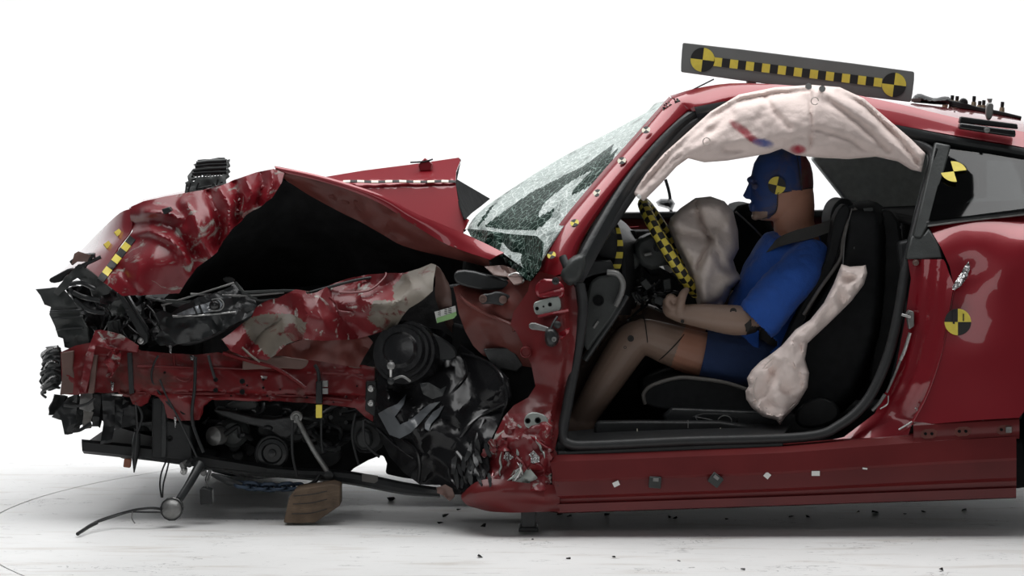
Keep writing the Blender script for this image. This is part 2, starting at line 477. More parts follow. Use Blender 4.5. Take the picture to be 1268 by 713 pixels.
def cat_rom(P, k, closed=False):
    P = [Vector(p) for p in P]; n = len(P); out = []
    rng = range(n if closed else n - 1)
    for i in rng:
        if closed: a, b, c, d = P[i - 1], P[i], P[(i + 1) % n], P[(i + 2) % n]
        else: a, b, c, d = P[max(i - 1, 0)], P[i], P[i + 1], P[min(i + 2, n - 1)]
        for j in range(k):
            t = j / k
            out.append(.5 * ((2 * b) + (c - a) * t + (2 * a - 5 * b + 4 * c - d) * t * t + (3 * b - a - 3 * c + d) * t ** 3))
    if not closed: out.append(P[-1])
    return out
def loft(name, rows, m, parent, ku=4, kv=4, th=.006, world=False, cr=0, cs=.1, seed=0, ang=30, flip=False, mifun=None, off=-1):
    """skin through rows of control points"""
    R = [[Vector(p) if world else W(*p) for p in r] for r in rows]
    R = [cat_rom(r, ku) if ku > 1 else r for r in R]
    if kv > 1:
        cols = [cat_rom([r[i] for r in R], kv) for i in range(len(R[0]))]
        R = [[c[j] for c in cols] for j in range(len(cols[0]))]
    nr, nc = len(R), len(R[0])
    vs_ = [p for r in R for p in r]
    if cr: vs_ = [Vector((p.x, p.y + cr * crum(p, cs, seed), p.z)) for p in vs_]
    F = []; mi = []
    for i in range(nr - 1):
        for j in range(nc - 1):
            f = (i * nc + j, i * nc + j + 1, (i + 1) * nc + j + 1, (i + 1) * nc + j)
            F.append(tuple(reversed(f)) if flip else f)
            if mifun: mi.append(mifun(i, j))
    o = mk(name, vs_, F, m, parent, ang=ang, mi=mi if mifun else None)
    if th: solid(o, th, off)
    return o
def tubemesh(P, r, ns=8, cap=True):
    """verts, faces of a tube along world points; r number or list"""
    n = len(P); rs = r if isinstance(r, (list, tuple)) else [r] * n
    V, F = [], []; up = None
    for i in range(n):
        t = (P[min(i + 1, n - 1)] - P[max(i - 1, 0)]).normalized()
        if up is None:
            up = Vector((0, 1, 0)) if abs(t.y) < .9 else Vector((1, 0, 0))
        a = t.cross(up).normalized(); b = a.cross(t).normalized(); up = b
        for k in range(ns):
            w = 2 * math.pi * k / ns
            V.append(P[i] + (a * math.cos(w) + b * math.sin(w)) * rs[i])
    for i in range(n - 1):
        for k in range(ns):
            F.append((i * ns + k, i * ns + (k + 1) % ns, (i + 1) * ns + (k + 1) % ns, (i + 1) * ns + k))
    if cap:
        F.append(tuple(range(ns - 1, -1, -1))); F.append(tuple((n - 1) * ns + k for k in range(ns)))
    return V, F
def tube(name, pts, r, m, parent, k=5, ns=8, world=False, ang=50):
    P = [Vector(p) if world else W(*p) for p in pts]
    n0 = len(P)
    if isinstance(r, (list, tuple)):
        rr = [Vector((x, 0, 0)) for x in r]; rr = [v.x for v in (cat_rom(rr, k) if k > 1 else rr)]
    else: rr = r
    if k > 1: P = cat_rom(P, k)
    V, F = tubemesh(P, rr, ns)
    return mk(name, V, F, m, parent, ang=ang, recalc=True)
def lathe_mesh(prof, ns=20):
    """profile [(axial, radius)] about local +Y (axial runs towards -Y, i.e. the camera)"""
    V, F = [], []
    for (a, r) in prof:
        r = max(r, 2e-4)
        for k in range(ns):
            w = 2 * math.pi * k / ns
            V.append(Vector((r * math.cos(w), -a, r * math.sin(w))))
    for i in range(len(prof) - 1):
        for k in range(ns):
            F.append((i * ns + k, i * ns + (k + 1) % ns, (i + 1) * ns + (k + 1) % ns, (i + 1) * ns + k))
    if prof[0][1] > 1e-6: F.append(tuple(range(ns)))
    if prof[-1][1] > 1e-6: F.append(tuple((len(prof) - 1) * ns + k for k in range(ns - 1, -1, -1)))
    return V, F
def lathe(name, loc, prof, m, parent, ns=20, rot=None, ang=35):
    V, F = lathe_mesh(prof, ns)
    R = rot if rot is not None else Matrix.Identity(3)
    V = [R @ v + Vector(loc) for v in V]
    return mk(name, V, F, m, parent, ang=ang, recalc=True)
def rotto(axis):
    """rotation taking local -Y onto axis"""
    return Vector((0, -1, 0)).rotation_difference(Vector(axis).normalized()).to_matrix()
BOLT = {}
def bolt(name, loc, r, m, parent, axis=(0, -1, 0), hole=False):
    key = (round(r, 4), m, hole)
    if key not in BOLT:
        prof = [(-.004, r * 1.5), (.002, r * 1.5), (.003, r), (.009, r), (.010, r * .8)] if not hole else [(-.002, r), (.0012, r), (.0012, r * .6), (-.001, r * .55)]
        V, F = lathe_mesh(prof, 10)
        me = bpy.data.meshes.new(name); me.from_pydata([tuple(v) for v in V], [], F); me.materials.append(M(m))
        bm = bmesh.new(); bm.from_mesh(me); bmesh.ops.recalc_face_normals(bm, faces=bm.faces); bm.to_mesh(me); bm.free()
        BOLT[key] = me
    o = bpy.data.objects.new(name, BOLT[key])
    o.location = loc; o.rotation_euler = rotto(axis).to_euler()
    COL.objects.link(o); attach(o, parent)
    return o
def box_bm(bm, c, s, R=None):
    vs_ = bmesh.ops.create_cube(bm, size=1)['verts']
    for v in vs_:
        q = Vector((v.co.x * s[0], v.co.y * s[1], v.co.z * s[2]))
        v.co = Vector(c) + (R @ q if R else q)
    return vs_
def box(name, c, s, m, parent, R=None, bev=.003):
    bm = bmesh.new(); box_bm(bm, c, s, R)
    o = from_bm(name, bm, m, parent)
    if bev: bevel(o, bev)
    return o
def target(name, c, r, parent, ax=(1, 0, 0), up=(0, 0, 1), rot=0.0, ms=('yellow', 'black_tape'), n=32, th=.0015):
    """round quartered crash-test marker, a thin disc with the face normal ax x up"""
    ax = Vector(ax).normalized(); up = Vector(up); up = (up - ax * up.dot(ax)).normalized(); nn = ax.cross(up)
    V = [Vector(c)]; F = []; mi = []
    for k in range(n):
        w = rot + 2 * math.pi * k / n
        V.append(Vector(c) + (ax * math.cos(w) + up * math.sin(w)) * r)
    for k in range(n):
        q_ = (k * 4 // n) % 2
        if ms[q_] is None: continue
        F.append((0, 1 + k, 1 + (k + 1) % n)); mi.append(q_)
    o = mk(name, V, F, [m_ or 'black_tape' for m_ in ms], parent, smooth=False, mi=mi)
    solid(o, th, 1 if nn.y < 0 else -1)
    return o
# ------------------------------------------------------------------ the studio
TC = Vector((0.815, 0.45, 0)); TR = 2.55          # turntable let into the floor
def ring_floor():
    n = 128; V = []; F = []
    for k in range(n):
        w = 2 * math.pi * k / n
        V.append((TC.x + (TR + .006) * math.cos(w), TC.y + (TR + .006) * math.sin(w), 0))
    for k in range(n):
        w = 2 * math.pi * k / n; c, s = math.cos(w), math.sin(w)
        t = min(9.0 / max(abs(c), 1e-6), (4.6 - TC.y if s > 0 else 9.0) / max(abs(s), 1e-6))
        V.append((TC.x + t * c, TC.y + t * s, 0))
    for k in range(n):
        F.append((k, n + k, n + (k + 1) % n, (k + 1) % n))
    # corners of the rectangle
    for cx, cy in ((9, 4.6 - TC.y), (-9, 4.6 - TC.y), (-9, -9), (9, -9)):
        best = sorted(range(n), key=lambda k: (V[n + k][0] - TC.x - cx) ** 2 + (V[n + k][1] - TC.y - cy) ** 2)[:2]
        V.append((TC.x + cx, TC.y + cy, 0)); a, b = sorted(best)
        if b - a > 1: a, b = b, a
        F.append((n + a, len(V) - 1, n + b))
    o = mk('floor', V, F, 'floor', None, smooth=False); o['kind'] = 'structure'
    solid(o, .02, -1)
ring_floor()
V = [TC + Vector((TR * math.cos(2 * math.pi * k / 128), TR * math.sin(2 * math.pi * k / 128), 0)) for k in range(128)]
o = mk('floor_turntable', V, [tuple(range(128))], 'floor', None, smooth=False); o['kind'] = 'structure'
solid(o, .02, -1)
# cyclorama: back wall with a coved foot
prof = [(4.6 + 2.6 * math.sin(t * math.pi / 2 / 24), 3.2 * (1 - math.cos(t * math.pi / 2 / 24))) for t in range(25)] + [(7.2, 4.0), (7.2, 8.0)]
rows = [[(x, y, z) for x in (-9, -3, 3, 10)] for y, z in prof]
o = loft('wall_back', rows, 'cyc_white', None, 1, 1, .05, world=True, ang=60, off=-1); o['kind'] = 'structure'
# ------------------------------------------------------------------ the car: shell and cabin
car = top('wrecked_car', 'dark red two-door coupe with its front end crushed and driver door removed', 'car', (0.4, 0.95, 0))

# --- sill
def lerp(a, b, t): return a + (b - a) * t
def line(px, p0, p1): return lerp(p0[1], p1[1], (px - p0[0]) / (p1[0] - p0[0]))
cols = [684, 692, 760, 860, 970, 1060, 1160, 1258]
stop = [566.5, 566, 564, 560, 555.5, 548, 540, 534]
rows = []
for f, Y in ((-.05, .10), (0, .045), (.10, .014), (.40, .004), (.44, .012), (.70, .010), (.75, .035), (.87, .040), (.90, .030), (1.0, .034), (1.01, .14)):
    rows.append([(px, t + (line(px, (690, 632), (1258, 613)) - t) * f, Y) for px, t in zip(cols, stop)])
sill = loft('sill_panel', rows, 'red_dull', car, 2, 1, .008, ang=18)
# clips, plugs and paper marks on the sill
for px, py, w, h, a, m_ in ((763, 599, 8, 6, -25, 'white_paper'), (950, 588.5, 7, 7, 40, 'white_paper'), (1010, 586, 10, 6, 0, 'white_paper'), (1071, 580, 6, 2, 8, 'white_paper')):
    box('paper_mark', W(px, py, -.001), (w / PXM, .003, h / PXM), m_, sill, Matrix.Rotation(math.radians(a), 3, 'Y'), 0)
for px, py, a in ((811, 597, 4), (886, 594, 38)):
    c = box('clip', W(px, py, -.004), (15 / PXM, .02, 14 / PXM), 'grey_plastic', sill, Matrix.Rotation(math.radians(a), 3, 'Y'), .003)
    box('clip_tab', W(px + 1, py - 3, -.016), (7 / PXM, .008, 4 / PXM), 'dull_metal', sill, Matrix.Rotation(math.radians(a), 3, 'Y'), .001)
for px, py, r in ((926, 588, .009), (692, 601, .004), (1217, 519, .004), (1246, 517, .004)):
    bolt('plug', W(px, py, .006), r, 'black_plastic', sill, hole=True)
# strip under the quarter panel with its clip pockets
rows = [[(px, line(px, (1128, 524 + dy), (1262, 516 + dy)), Y) for px in (1131, 1150, 1200, 1262)] for dy, Y in ((0, .03), (4, .02), (12, .018), (20, .02), (27, .012))]
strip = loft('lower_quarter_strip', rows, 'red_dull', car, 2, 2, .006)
for px, py in ((1150, 537), (1192, 534), (1244, 532)):
    slab('clip_pocket', smooth_closed([(px - 10, py - 6), (px + 11, py - 7), (px + 11, py + 5), (px - 10, py + 7)]), 'red_inner', strip, .012, .02, .002)
    bolt('clip_hole', W(px - 4, py, .0105), .005, 'void_black', strip, hole=True)
    bolt('clip_hole', W(px + 4, py, .0105), .005, 'void_black', strip, hole=True)
box('clip_tab', W(1249, 532, .008), (7 / PXM, .004, 7 / PXM), 'dull_metal', strip, None, 0)

# --- rear quarter panel with a dent and a tear
qp = [(1149, 279), (1200, 272), (1268, 265), (1340, 258), (1340, 470), (1300, 478), (1276, 500), (1262, 517), (1210, 520), (1150, 525), (1128, 526),
      (1137, 508), (1152, 478), (1163, 440), (1172, 400), (1181, 355), (1176, 330), (1165, 306)]
qc = [(1150, 279, .185), (1268, 265, .172), (1340, 258, .165), (1165, 306, .118), (1210, 300, .102), (1268, 300, .088), (1340, 298, .082), (1181, 350, .072), (1198, 340, .085), (1225, 350, .052), (1268, 345, .048), (1340, 345, .044),
      (1195, 385, .048), (1268, 400, .020), (1163, 440, .034), (1260, 460, -.006), (1145, 510, .025), (1262, 517, -.022), (1340, 470, -.01), (1210, 440, .010), (1200, 517, .0)]
quarter = sheet('quarter_panel', qp, 'red', car, qc, 7, 0, .1, .006, 3, 60)
# torn metal flap
sheet('torn_flap', [(1199, 324), (1201, 332), (1197, 345), (1190, 354), (1182, 359), (1178, 358), (1184, 347), (1190, 338), (1195, 329)], 'foil', quarter, on(quarter, .014), 2.2, .010, .03, .003, 5)
target('target_marker', W(1186, 398.5, .030), 16.5 / PXM, quarter, (1, 0, 0), (0, 0, 1), math.radians(0), ('yellow', 'black_tape'))
for px, py, w, h in ((1181, 393, 2.5, 16), (1193, 393, 1.5, 9)):
    box('marker_scrawl', W(px, py, .026), (w / PXM, .001, h / PXM), 'black_tape', quarter, None, 0)
tube('weld_seam', [(1182, 354, .068), (1174, 400, .046), (1163, 445, .030), (1147, 490, .025), (1130, 522, .02)], .004, 'red', quarter)

# --- rear side glass and its frame
gl = [(1173, 184), (1220, 190), (1268, 198), (1340, 210), (1340, 248), (1268, 258), (1200, 267), (1150, 273)]
gc = [(1173, 184, .30), (1268, 198, .28), (1150, 273, .155), (1268, 258, .14), (1340, 210, .27), (1340, 248, .14)]
qw = sheet('quarter_window', gl, 'tinted_glass', car, gc, 14, 0, .1, .004, 1)
tm = target('target_marker', W(1181, 212.5, .235), 16 / PXM * 1.03, qw, (1, 0, 0), (0, .8, 1), math.radians(8), ('yellow', None))
tube('window_seal', [(1147, 277, .165), (1200, 270, .155), (1268, 262.5, .15), (1340, 254, .14)], .0075, 'satin_plastic', car, 3)
tube('window_chrome', [(1147, 280, .16), (1200, 273, .15), (1268, 265.5, .145), (1340, 257, .135)], .0035, 'dull_metal', car, 3)
slab('pillar_cover', [(1158, 176), (1178, 180), (1153, 274), (1141, 295), (1131, 293), (1141, 250)], 'grey_plastic', car, lambda x, y: .30 - (y - 176) * .0014, .05, .006)
slab('pillar_cover', [(1128, 292), (1144, 290), (1150, 282), (1164, 304), (1168, 320), (1122, 321)], 'grey_plastic', car, lambda x, y: .145 - (y - 290) * .0012, .05, .006)
tube('pillar_groove', [(1160, 184, .29), (1144, 245, .215), (1136, 288, .15)], .004, 'void_black', car, 3)

# --- roof rail, roof skin
rail_rows = [
    [(831, 122, .435), (870, 111, .42), (920, 106, .41), (1010, 112, .40), (1100, 128.5, .39), (1186, 149, .38), (1268, 166, .37), (1340, 184, .36)],
    [(836, 126, .393), (872, 117, .395), (920, 111, .39), (1010, 118, .382), (1100, 136, .373), (1186, 156, .363), (1268, 173, .353), (1340, 190, .345)],
    [(850.5, 135, .373), (868, 131, .36), (920, 121, .365), (1010, 131, .358), (1100, 150, .35), (1186, 168, .342), (1268, 182, .332), (1340, 199, .325)],
    [(858, 138, .405), (872, 135, .355), (920, 125, .365), (1010, 135, .355), (1100, 154, .345), (1186, 171, .335), (1268, 185, .325), (1340, 202, .32)]]
rail = loft('roof_rail', rail_rows, 'red', car, 4, 3, .01, flip=False)
far = lambda px, py, Y: (px, py, Y)
# roof skin from the near rail over the crown to the far rail
crown = [(826, 124), (860, 114), (920, 106), (1010, 110), (1100, 124.5), (1186, 133.5), (1268, 149), (1340, 166)]
rr = [[(p[0], p[1], p[2] + .005) for p in rail_rows[0]]]
for Y, dz in ((.6, .022), (.95, .0), (1.3, -.022)):
    row = []
    for (cx, cy), (nx, ny, nY) in zip(crown, rail_rows[0]):
        c = W(cx, cy, .95); nn = W(nx, ny, nY)
        t = abs(Y - .95) / (.95 - nY)
        z = c.z - (c.z - nn.z) * t ** 2.2
        row.append(Vector((lerp(c.x, nn.x, t ** 2), Y, z)))
    rr.append(row)
rr.append([Vector((W(*p).x, 1.9 - p[2], W(*p).z)) for p in rail_rows[0]])
rr[0] = [W(*p) for p in rr[0]]
roof = loft('roof_panel', rr, 'red', car, 4, 4, .012, world=True, ang=50)
# headliner under it
loft('headliner', [[v - Vector((0, 0, .05)) + Vector((0, .02 if v.y < .5 else -.02, 0)) for v in r] for r in rr], 'headliner', car, 3, 3, .01, world=True, ang=50)
tube('roof_antenna', [(852, 114, .8), (868, 106, .8), (884, 98, .8)], .0025, 'black_plastic', car, 2, 6)
# black door frame seal along the roof
loft('roof_seal', [[(860, 134, .34), (920, 125, .35), (1010, 135, .345), (1100, 154, .335), (1186, 171.5, .325), (1268, 185.5, .315), (1340, 202, .31)],
                   [(862, 140, .335), (920, 132, .345), (1010, 142, .34), (1100, 161, .33), (1186, 177, .32), (1268, 191, .31), (1340, 208, .305)],
                   [(864, 146, .36), (920, 139, .37), (1010, 149, .365), (1100, 169, .355), (1186, 184, .345), (1268, 198, .335), (1340, 214, .33)]], 'satin_plastic', car, 3, 3, .008)

# --- windscreen pillar
A = [(668, 347, 690, 347, 708, 332, .15), (687, 292, 708, 300, 722, 290, .20), (740, 225, 757, 232, 769, 222, .27), (791, 167, 806, 176, 815, 168, .33), (831, 122, 843, 132, 858, 138, .385)]
prow = []
for side in range(4):
    r = []
    for lx, ly, mx, my, rx, ry, Y in A:
        r.append([(lx, ly, Y + .05), ((lx + mx) / 2 - 1, (ly + my) / 2 - 1, Y + .008), ((mx + rx) / 2, (my + ry) / 2, Y - .012), (rx, ry, Y + .02)][side])
    prow.append(r)
apil = loft('windscreen_pillar', prow, 'red', car, 5, 4, .01, ang=40)
for px, py, Y in ((800, 161, .318), (770, 199, .283), (740, 239, .247), (711.5, 276, .208), (683, 316, .158)):
    target('pillar_marker', W(px, py, Y), 5.6 / PXM, apil, (1, 0, .35), (-.2, .8, 1), math.radians(45 if px < 720 else 30), ('black_tape' if px < 720 else 'black_tape', 'yellow' if px < 720 else 'white_tape'), 16)
# black frame trim on the pillar
loft('pillar_trim', [[(704, 345, .15), (722, 305, .19), (769, 226, .27), (815, 170, .33), (862, 135, .375), (905, 127, .38)],
                     [(710, 352, .13), (730, 308, .17), (774, 231, .25), (820, 175, .315), (862, 140, .365), (905, 131, .37)],
                     [(716, 356, .15), (740, 312, .19), (781, 236, .27), (826, 180, .335), (865, 147, .385), (905, 136, .38)]], 'satin_plastic', car, 5, 3, .008)
tube('door_seal', [(716, 345, .15), (728, 322, .18), (775, 250, .26), (806, 207, .31), (838, 170, .35), (868, 149, .37), (920, 140, .38), (1010, 150, .37), (1090, 165, .36), (1140, 180, .33),
                   (1155, 195, .31), (1147, 230, .26), (1133, 285, .19), (1122, 330, .15), (1112, 390, .12), (1098, 445, .10), (1074, 495, .085), (1040, 526, .07), (995, 541, .06), (850, 546, .055), (740, 551, .055),
                   (706, 550, .06), (697, 538, .07), (702, 505, .09), (714, 440, .11), (722, 385, .12), (718, 352, .14)], .017, 'rubber', car, 6, 10)
# sill trim plate inside the opening
loft('sill_trim', [[(688, 560, .06), (760, 557, .06), (860, 553, .06), (965, 549, .06)], [(690, 549, .10), (760, 545, .10), (860, 541, .10), (970, 538, .10)],
                   [(694, 541, .16), (760, 538, .16), (860, 534, .16), (975, 531, .16)], [(694, 535, .24), (760, 529, .24), (860, 526, .24), (980, 525, .24)]], 'rubber', car, 3, 3, .006)
slab('sill_plate', [(690, 559), (970, 546), (970, 556), (690, 566)], 'rubber', car, .05, .09, .004)
slab('kick_plate', smooth_closed([(736, 524), (745, 521), (940, 522), (940, 548), (736, 545)]), 'black_plastic', car, .19, .24, .008)
box('sill_tick', W(789, 536, .185), (1.2 / PXM, .003, 11 / PXM), 'white_tape', car, None, 0)
box('sill_tick', W(852, 525, .185), (1.2 / PXM, .003, 10 / PXM), 'dull_metal', car, None, 0)
box('sill_tick', W(892, 532, .185), (1.2 / PXM, .003, 5 / PXM), 'white_tape', car, None, 0)

# --- rear door jamb
jb = [(1124, 321), (1168, 321), (1181, 352), (1173, 400), (1164, 440), (1153, 478), (1138, 508), (1128, 528), (1122, 548), (1060, 553), (985, 558), (970, 557), (1010, 549), (1045, 541), (1083, 512), (1108, 462), (1120, 400), (1128, 345)]
def jdisp(x, y):
    # long steps that run parallel to the opening
    d = 0; fade = max(0., min(1., (518 - y) / 45))
    for off, a in ((0, .018), (16, .016), (30, .012)):
        # opening curve, right hand edge moved out by off
        pts = [(1140, 320), (1133, 400), (1120, 455), (1094, 510), (1060, 540)]
        X = np.interp(y, [p[1] for p in pts], [p[0] for p in pts]) + off
        d -= a / (1 + math.exp(-(x - X) / 1.5))
    return d * fade
jc = [(1124, 321, .13), (1168, 321, .12), (1120, 400, .12), (1173, 400, .08), (1108, 462, .12), (1153, 478, .075), (1083, 512, .12), (1128, 528, .075), (1045, 541, .10), (970, 557, .06), (1060, 553, .055), (1122, 548, .055), (1100, 525, .085), (1181, 352, .09)]
jamb = sheet('door_jamb', jb, 'red', car, jc, 3.6, 0, .1, .006, 2, 40, disp=jdisp)
slab('striker', [(1122, 390), (1126, 384), (1132, 386), (1132, 404), (1126, 408), (1124, 396)], 'dull_metal', car, .075, .11, .003)
box('striker_pin', W(1122, 391, .07), (12 / PXM, .012, 3 / PXM), 'bare_metal', car, Matrix.Rotation(math.radians(15), 3, 'Y'), .002)
tube('wire_cover', [(1127, 412, .075), (1121, 432, .075), (1115, 446, .075)], .006, 'bare_metal', car, 3)
tube('wire_cover', [(1115, 446, .08), (1107, 466, .08), (1098, 486, .08)], .004, 'dull_metal', car, 3)
tube('wire_cover', [(1096, 488, .08), (1088, 500, .08), (1080, 508, .085)], .006, 'dull_metal', car, 3)
tube('jamb_clip', [(1100, 490, .07), (1099, 500, .065), (1090, 506, .07)], .0025, 'bare_metal', car, 4)
tube('jamb_clip', [(1133, 505, .04), (1137, 509, .04), (1134, 518, .04), (1126, 524, .045), (1113, 532, .05)], .0035, 'bare_metal', car, 4)
bolt('jamb_bolt', W(1134, 325, .11), .007, 'brown_metal', car)

# --- rear wheel and arch, only their front edge reaches into the picture
wc = W(1398, 548, .12)
wheel = lathe('rear_wheel', wc, [(-.23, .26), (-.23, .31), (-.21, .335), (-.05, .345), (0, .335), (.02, .30), (.015, .25), (0, .24), (-.02, .22), (-.03, .05), (-.02, .0)], 'rubber', car, 48)
for k in range(5):
    w = 2 * math.pi * k / 5
    tube('wheel_spoke', [wc + Vector((.04 * math.cos(w), .015, .04 * math.sin(w))), wc + Vector((.235 * math.cos(w), .01, .235 * math.sin(w)))], .022, 'dull_metal', wheel, 1, 8, True)
loft('wheel_arch', [[W(1398 + 150 * math.cos(a), 548 - 150 * math.sin(a), 0) + Vector((0, Y, 0)) for a in [math.radians(x) for x in range(195, 60, -15)]] for Y in (.02, .25, .5)], 'black_plastic', car, 2, 1, .006, world=True)

# --- underbody, floor pan, firewall, far side
slab('floor_pan', [(640, 560), (1262, 545), (1340, 470), (1400, 470), (1400, 580), (1262, 605), (640, 622)], 'carpet', car, .14, 1.76, .01)
slab('scuttle_fill', [(575, 312), (600, 306), (655, 312), (668, 330), (664, 352), (570, 352)], 'void_black', car, .45, 1.5, .01)  # black block added to darken the gap below the windscreen
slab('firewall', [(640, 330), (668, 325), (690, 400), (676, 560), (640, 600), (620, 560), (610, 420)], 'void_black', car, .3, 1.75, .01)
# far door and side, seen from inside through the opening: dark card with a red painted top rail
farY = 1.70
slab('far_door_card', [(690, 285), (1090, 281), (1180, 278), (1180, 540), (690, 545)], 'black_plastic', car, farY - .03, farY + .08, .01)
slab('far_door_rail', [(700, 271), (1085, 268), (1085, 283), (700, 286)], 'red_dull', car, farY, farY + .08, .004)
slab('far_window_ledge', [(690, 264), (1200, 258), (1200, 300), (1090, 285), (1088, 268), (690, 272)], 'rubber', car, farY - .01, farY + .08, .004)
tube('far_door_bead', [(760, 283, farY - .04), (791, 281, farY - .04)], .003, 'red', car, 2, 6)
slab('far_pillar_trim', [(1006, 196), (1030, 180), (1215, 150), (1212, 240), (1180, 262), (1110, 265), (1048, 249)], 'headliner', car, 1.52, 1.62, .01)
slab('far_quarter_frame', [(1212, 160), (1360, 175), (1360, 330), (1180, 330), (1180, 256), (1264, 250), (1330, 245), (1330, 205), (1222, 198), (1222, 245), (1212, 246)], 'black_plastic', car, 1.6, 1.7, .006)
slab('far_roof_rail', [(800, 150), (880, 120), (1010, 128), (1240, 165), (1240, 176), (1010, 140), (886, 132), (806, 162)], 'headliner', car, 1.46, 1.56, .008)
slab('far_windscreen_pillar', [(655, 300), (672, 300), (815, 152), (870, 126), (840, 128), (795, 148)], 'red', car, 1.46, 1.58, .006)
slab('rear_bulkhead', [(1190, 280), (1360, 270), (1360, 540), (1190, 540)], 'carpet', car, .25, 1.7, .01)
slab('parcel_shelf', [(1130, 268), (1360, 258), (1360, 272), (1130, 280)], 'carpet', car, .25, 1.65, .01)
slab('inner_side_trim', [(1112, 300), (1176, 285), (1340, 275), (1340, 520), (1090, 525), (1105, 470), (1122, 400)], 'black_plastic', car, .17, .23, .01)
# far door mirror, antenna-like wiper stalk seen through the cabin
tube('far_mirror_stalk', [(824, 222, 1.8), (829, 240, 1.8), (831, 262, 1.8)], .006, 'black_plastic', car, 3)
pillow('far_mirror', [(812, 250), (818, 246), (832, 246), (836, 252), (832, 262), (826, 258), (815, 255)], 'satin_plastic', car, 1.8, .06, 8, 3)

# --- windscreen: draped, crazed glass
def screen():
    near = [(658, 338, .16), (672, 318, .19), (690, 290, .225), (742, 224, .30), (792, 166, .36), (830, 123, .42)]
    mid = [(579, 282, .90), (590, 266, .92), (618, 244, .95), (690, 198, .98), (766, 158, 1.0), (828, 124, 1.02)]
    n = 5
    rows = []
    for j in range(9):
        t = j / 8
        row = []
        for (a, b) in zip(near, mid):
            P = W(*a); Q = W(*b)
            far_ = Vector((P.x, 1.9 - P.y, P.z))
            if t <= .5:
                s = t * 2; c = P.lerp(Q, s); c.x = lerp(P.x, Q.x, s ** .75); c.z = lerp(P.z, Q.z, s ** .72)
            else:
                s = (1 - t) * 2; c = far_.lerp(Q, s); c.x = lerp(far_.x, Q.x, s ** .75); c.z = lerp(far_.z, Q.z, s ** .72)
            row.append(c)
        rows.append(row)
    o = loft('windscreen', rows, 'cracked_glass', car, 26, 14, .006, world=True, ang=80, cr=.008, cs=.12, seed=4)
    # islands where the laminate is not yet crazed, and the powdered strip along the pillar
    me = o.data; vals = []
    dark = [[(600, 280), (655, 240), (722, 206), (760, 178), (752, 198), (704, 226), (672, 252), (660, 284), (625, 284)], [(704, 243), (732, 212), (765, 184), (757, 200), (735, 226), (716, 238)], [(661, 272), (688, 258), (674, 278), (660, 286)], [(587, 284), (606, 258), (611, 254), (600, 272)]]
    for v in me.vertices:
        p = v.co; k = PXM / (1 + p.y / CAM_D); x = 634 + p.x * k; y = HOR + (CAM_H - p.z) * k
        c = .55
        for D in dark:
            if inpoly(x, y, D) and p.y < 1.0: c = .28
        vals.append(c)
    at = me.attributes.new('craze', 'FLOAT', 'POINT'); at.data.foreach_set('value', vals)
    return o
ws = screen()
# shattered lower edge that hangs in front of the cowl
sheet('shattered_edge', [(578, 283), (600, 285), (635, 290), (664, 292), (672, 300), (668, 330), (655, 348), (640, 336), (622, 318), (600, 306), (586, 298)], 'cracked_glass', ws,
      [(578, 283, .9), (664, 292, .24), (655, 348, .14), (600, 306, .6), (630, 318, .4)], 4, .05, .06, .005, 8)
rnd = random.Random(5)
for k in range(46):
    t = rnd.random(); px = lerp(580, 660, t) + rnd.uniform(-6, 6); py = lerp(290, 338, t ** 1.2) + rnd.uniform(-8, 8); Y = lerp(.85, .15, t) - .02
    a = rnd.uniform(0, 6.28); s = rnd.uniform(2, 5)
    P = [(px + s * math.cos(a + d) * rnd.uniform(.6, 1.3), py + s * math.sin(a + d) * rnd.uniform(.6, 1.3)) for d in (0, 1.9, 4.0)]
    sh = slab('glass_shard', P, 'zinc' if k % 3 else 'gloss_black', ws, lambda x, y, Y=Y, px=px: Y + (x - px) * .006, .004, 0)
# chipped glass at the top corner of the pillar
for k in range(16):
    px = rnd.uniform(820, 842); py = 134 - (px - 820) * .55 + rnd.uniform(-3, 5); s = rnd.uniform(1.2, 3); a = rnd.uniform(0, 6.28)
    P = [(px + s * math.cos(a + d), py + s * math.sin(a + d)) for d in (0, 2.2, 3.9)]
    slab('glass_shard', P, 'gloss_black' if k % 2 else 'zinc', ws, .375, .38, 0)

# --- dashboard side, steering column, wheel
loft('dashboard', [[(690, 302, .32), (735, 287, .32), (758, 282, .33), (770, 300, .35), (774, 340, .36), (768, 390, .36)],
                   [(690, 275, .8), (735, 272, .8), (768, 272, .8), (790, 300, .8), (796, 340, .8), (790, 390, .8)],
                   [(680, 270, 1.6), (735, 272, 1.6), (765, 272, 1.6), (785, 300, 1.6), (790, 340, 1.6), (786, 390, 1.6)]], 'black_plastic', car, 4, 4, .012, cr=.02, cs=.15, seed=2)
slab('dash_side', [(690, 304), (735, 289), (757, 284), (768, 300), (772, 340), (766, 390), (735, 430), (700, 430)], 'void_black', car, .355, .42, .004)
dash_end = slab('dash_end_panel', smooth_closed([(733, 344), (764, 338), (772, 344), (774, 362), (763, 388), (738, 420), (725, 440), (722, 400), (728, 360)]), 'grey_plastic', car, .235, .33, .008)
lathe('dash_speaker_hole', W(741, 372, .232), [(-.003, 7 / PXM * 1.02), (.002, 7 / PXM * 1.02), (.002, 5.5 / PXM), (-.002, 5 / PXM)], 'void_black', dash_end, 18)
slab('dash_end_cap', [(722, 322), (757, 322), (762, 336), (733, 342), (722, 346)], 'satin_plastic', car, .25, .33, .006)
tube('dash_trim', [(752, 337, .225), (764, 339, .22), (771, 350, .22), (769, 364, .22), (762, 379, .22)], .010, 'dull_metal', car, 5, 10)
box('dash_clip', W(738, 402, .228), (3 / PXM, .004, 11 / PXM), 'dull_metal', car, Matrix.Rotation(math.radians(35), 3, 'Y'), .001)
tube('dash_lower_edge', [(776, 366, .26), (758, 396, .25), (738, 425, .25), (724, 446, .25)], .011, 'satin_plastic', car, 4)
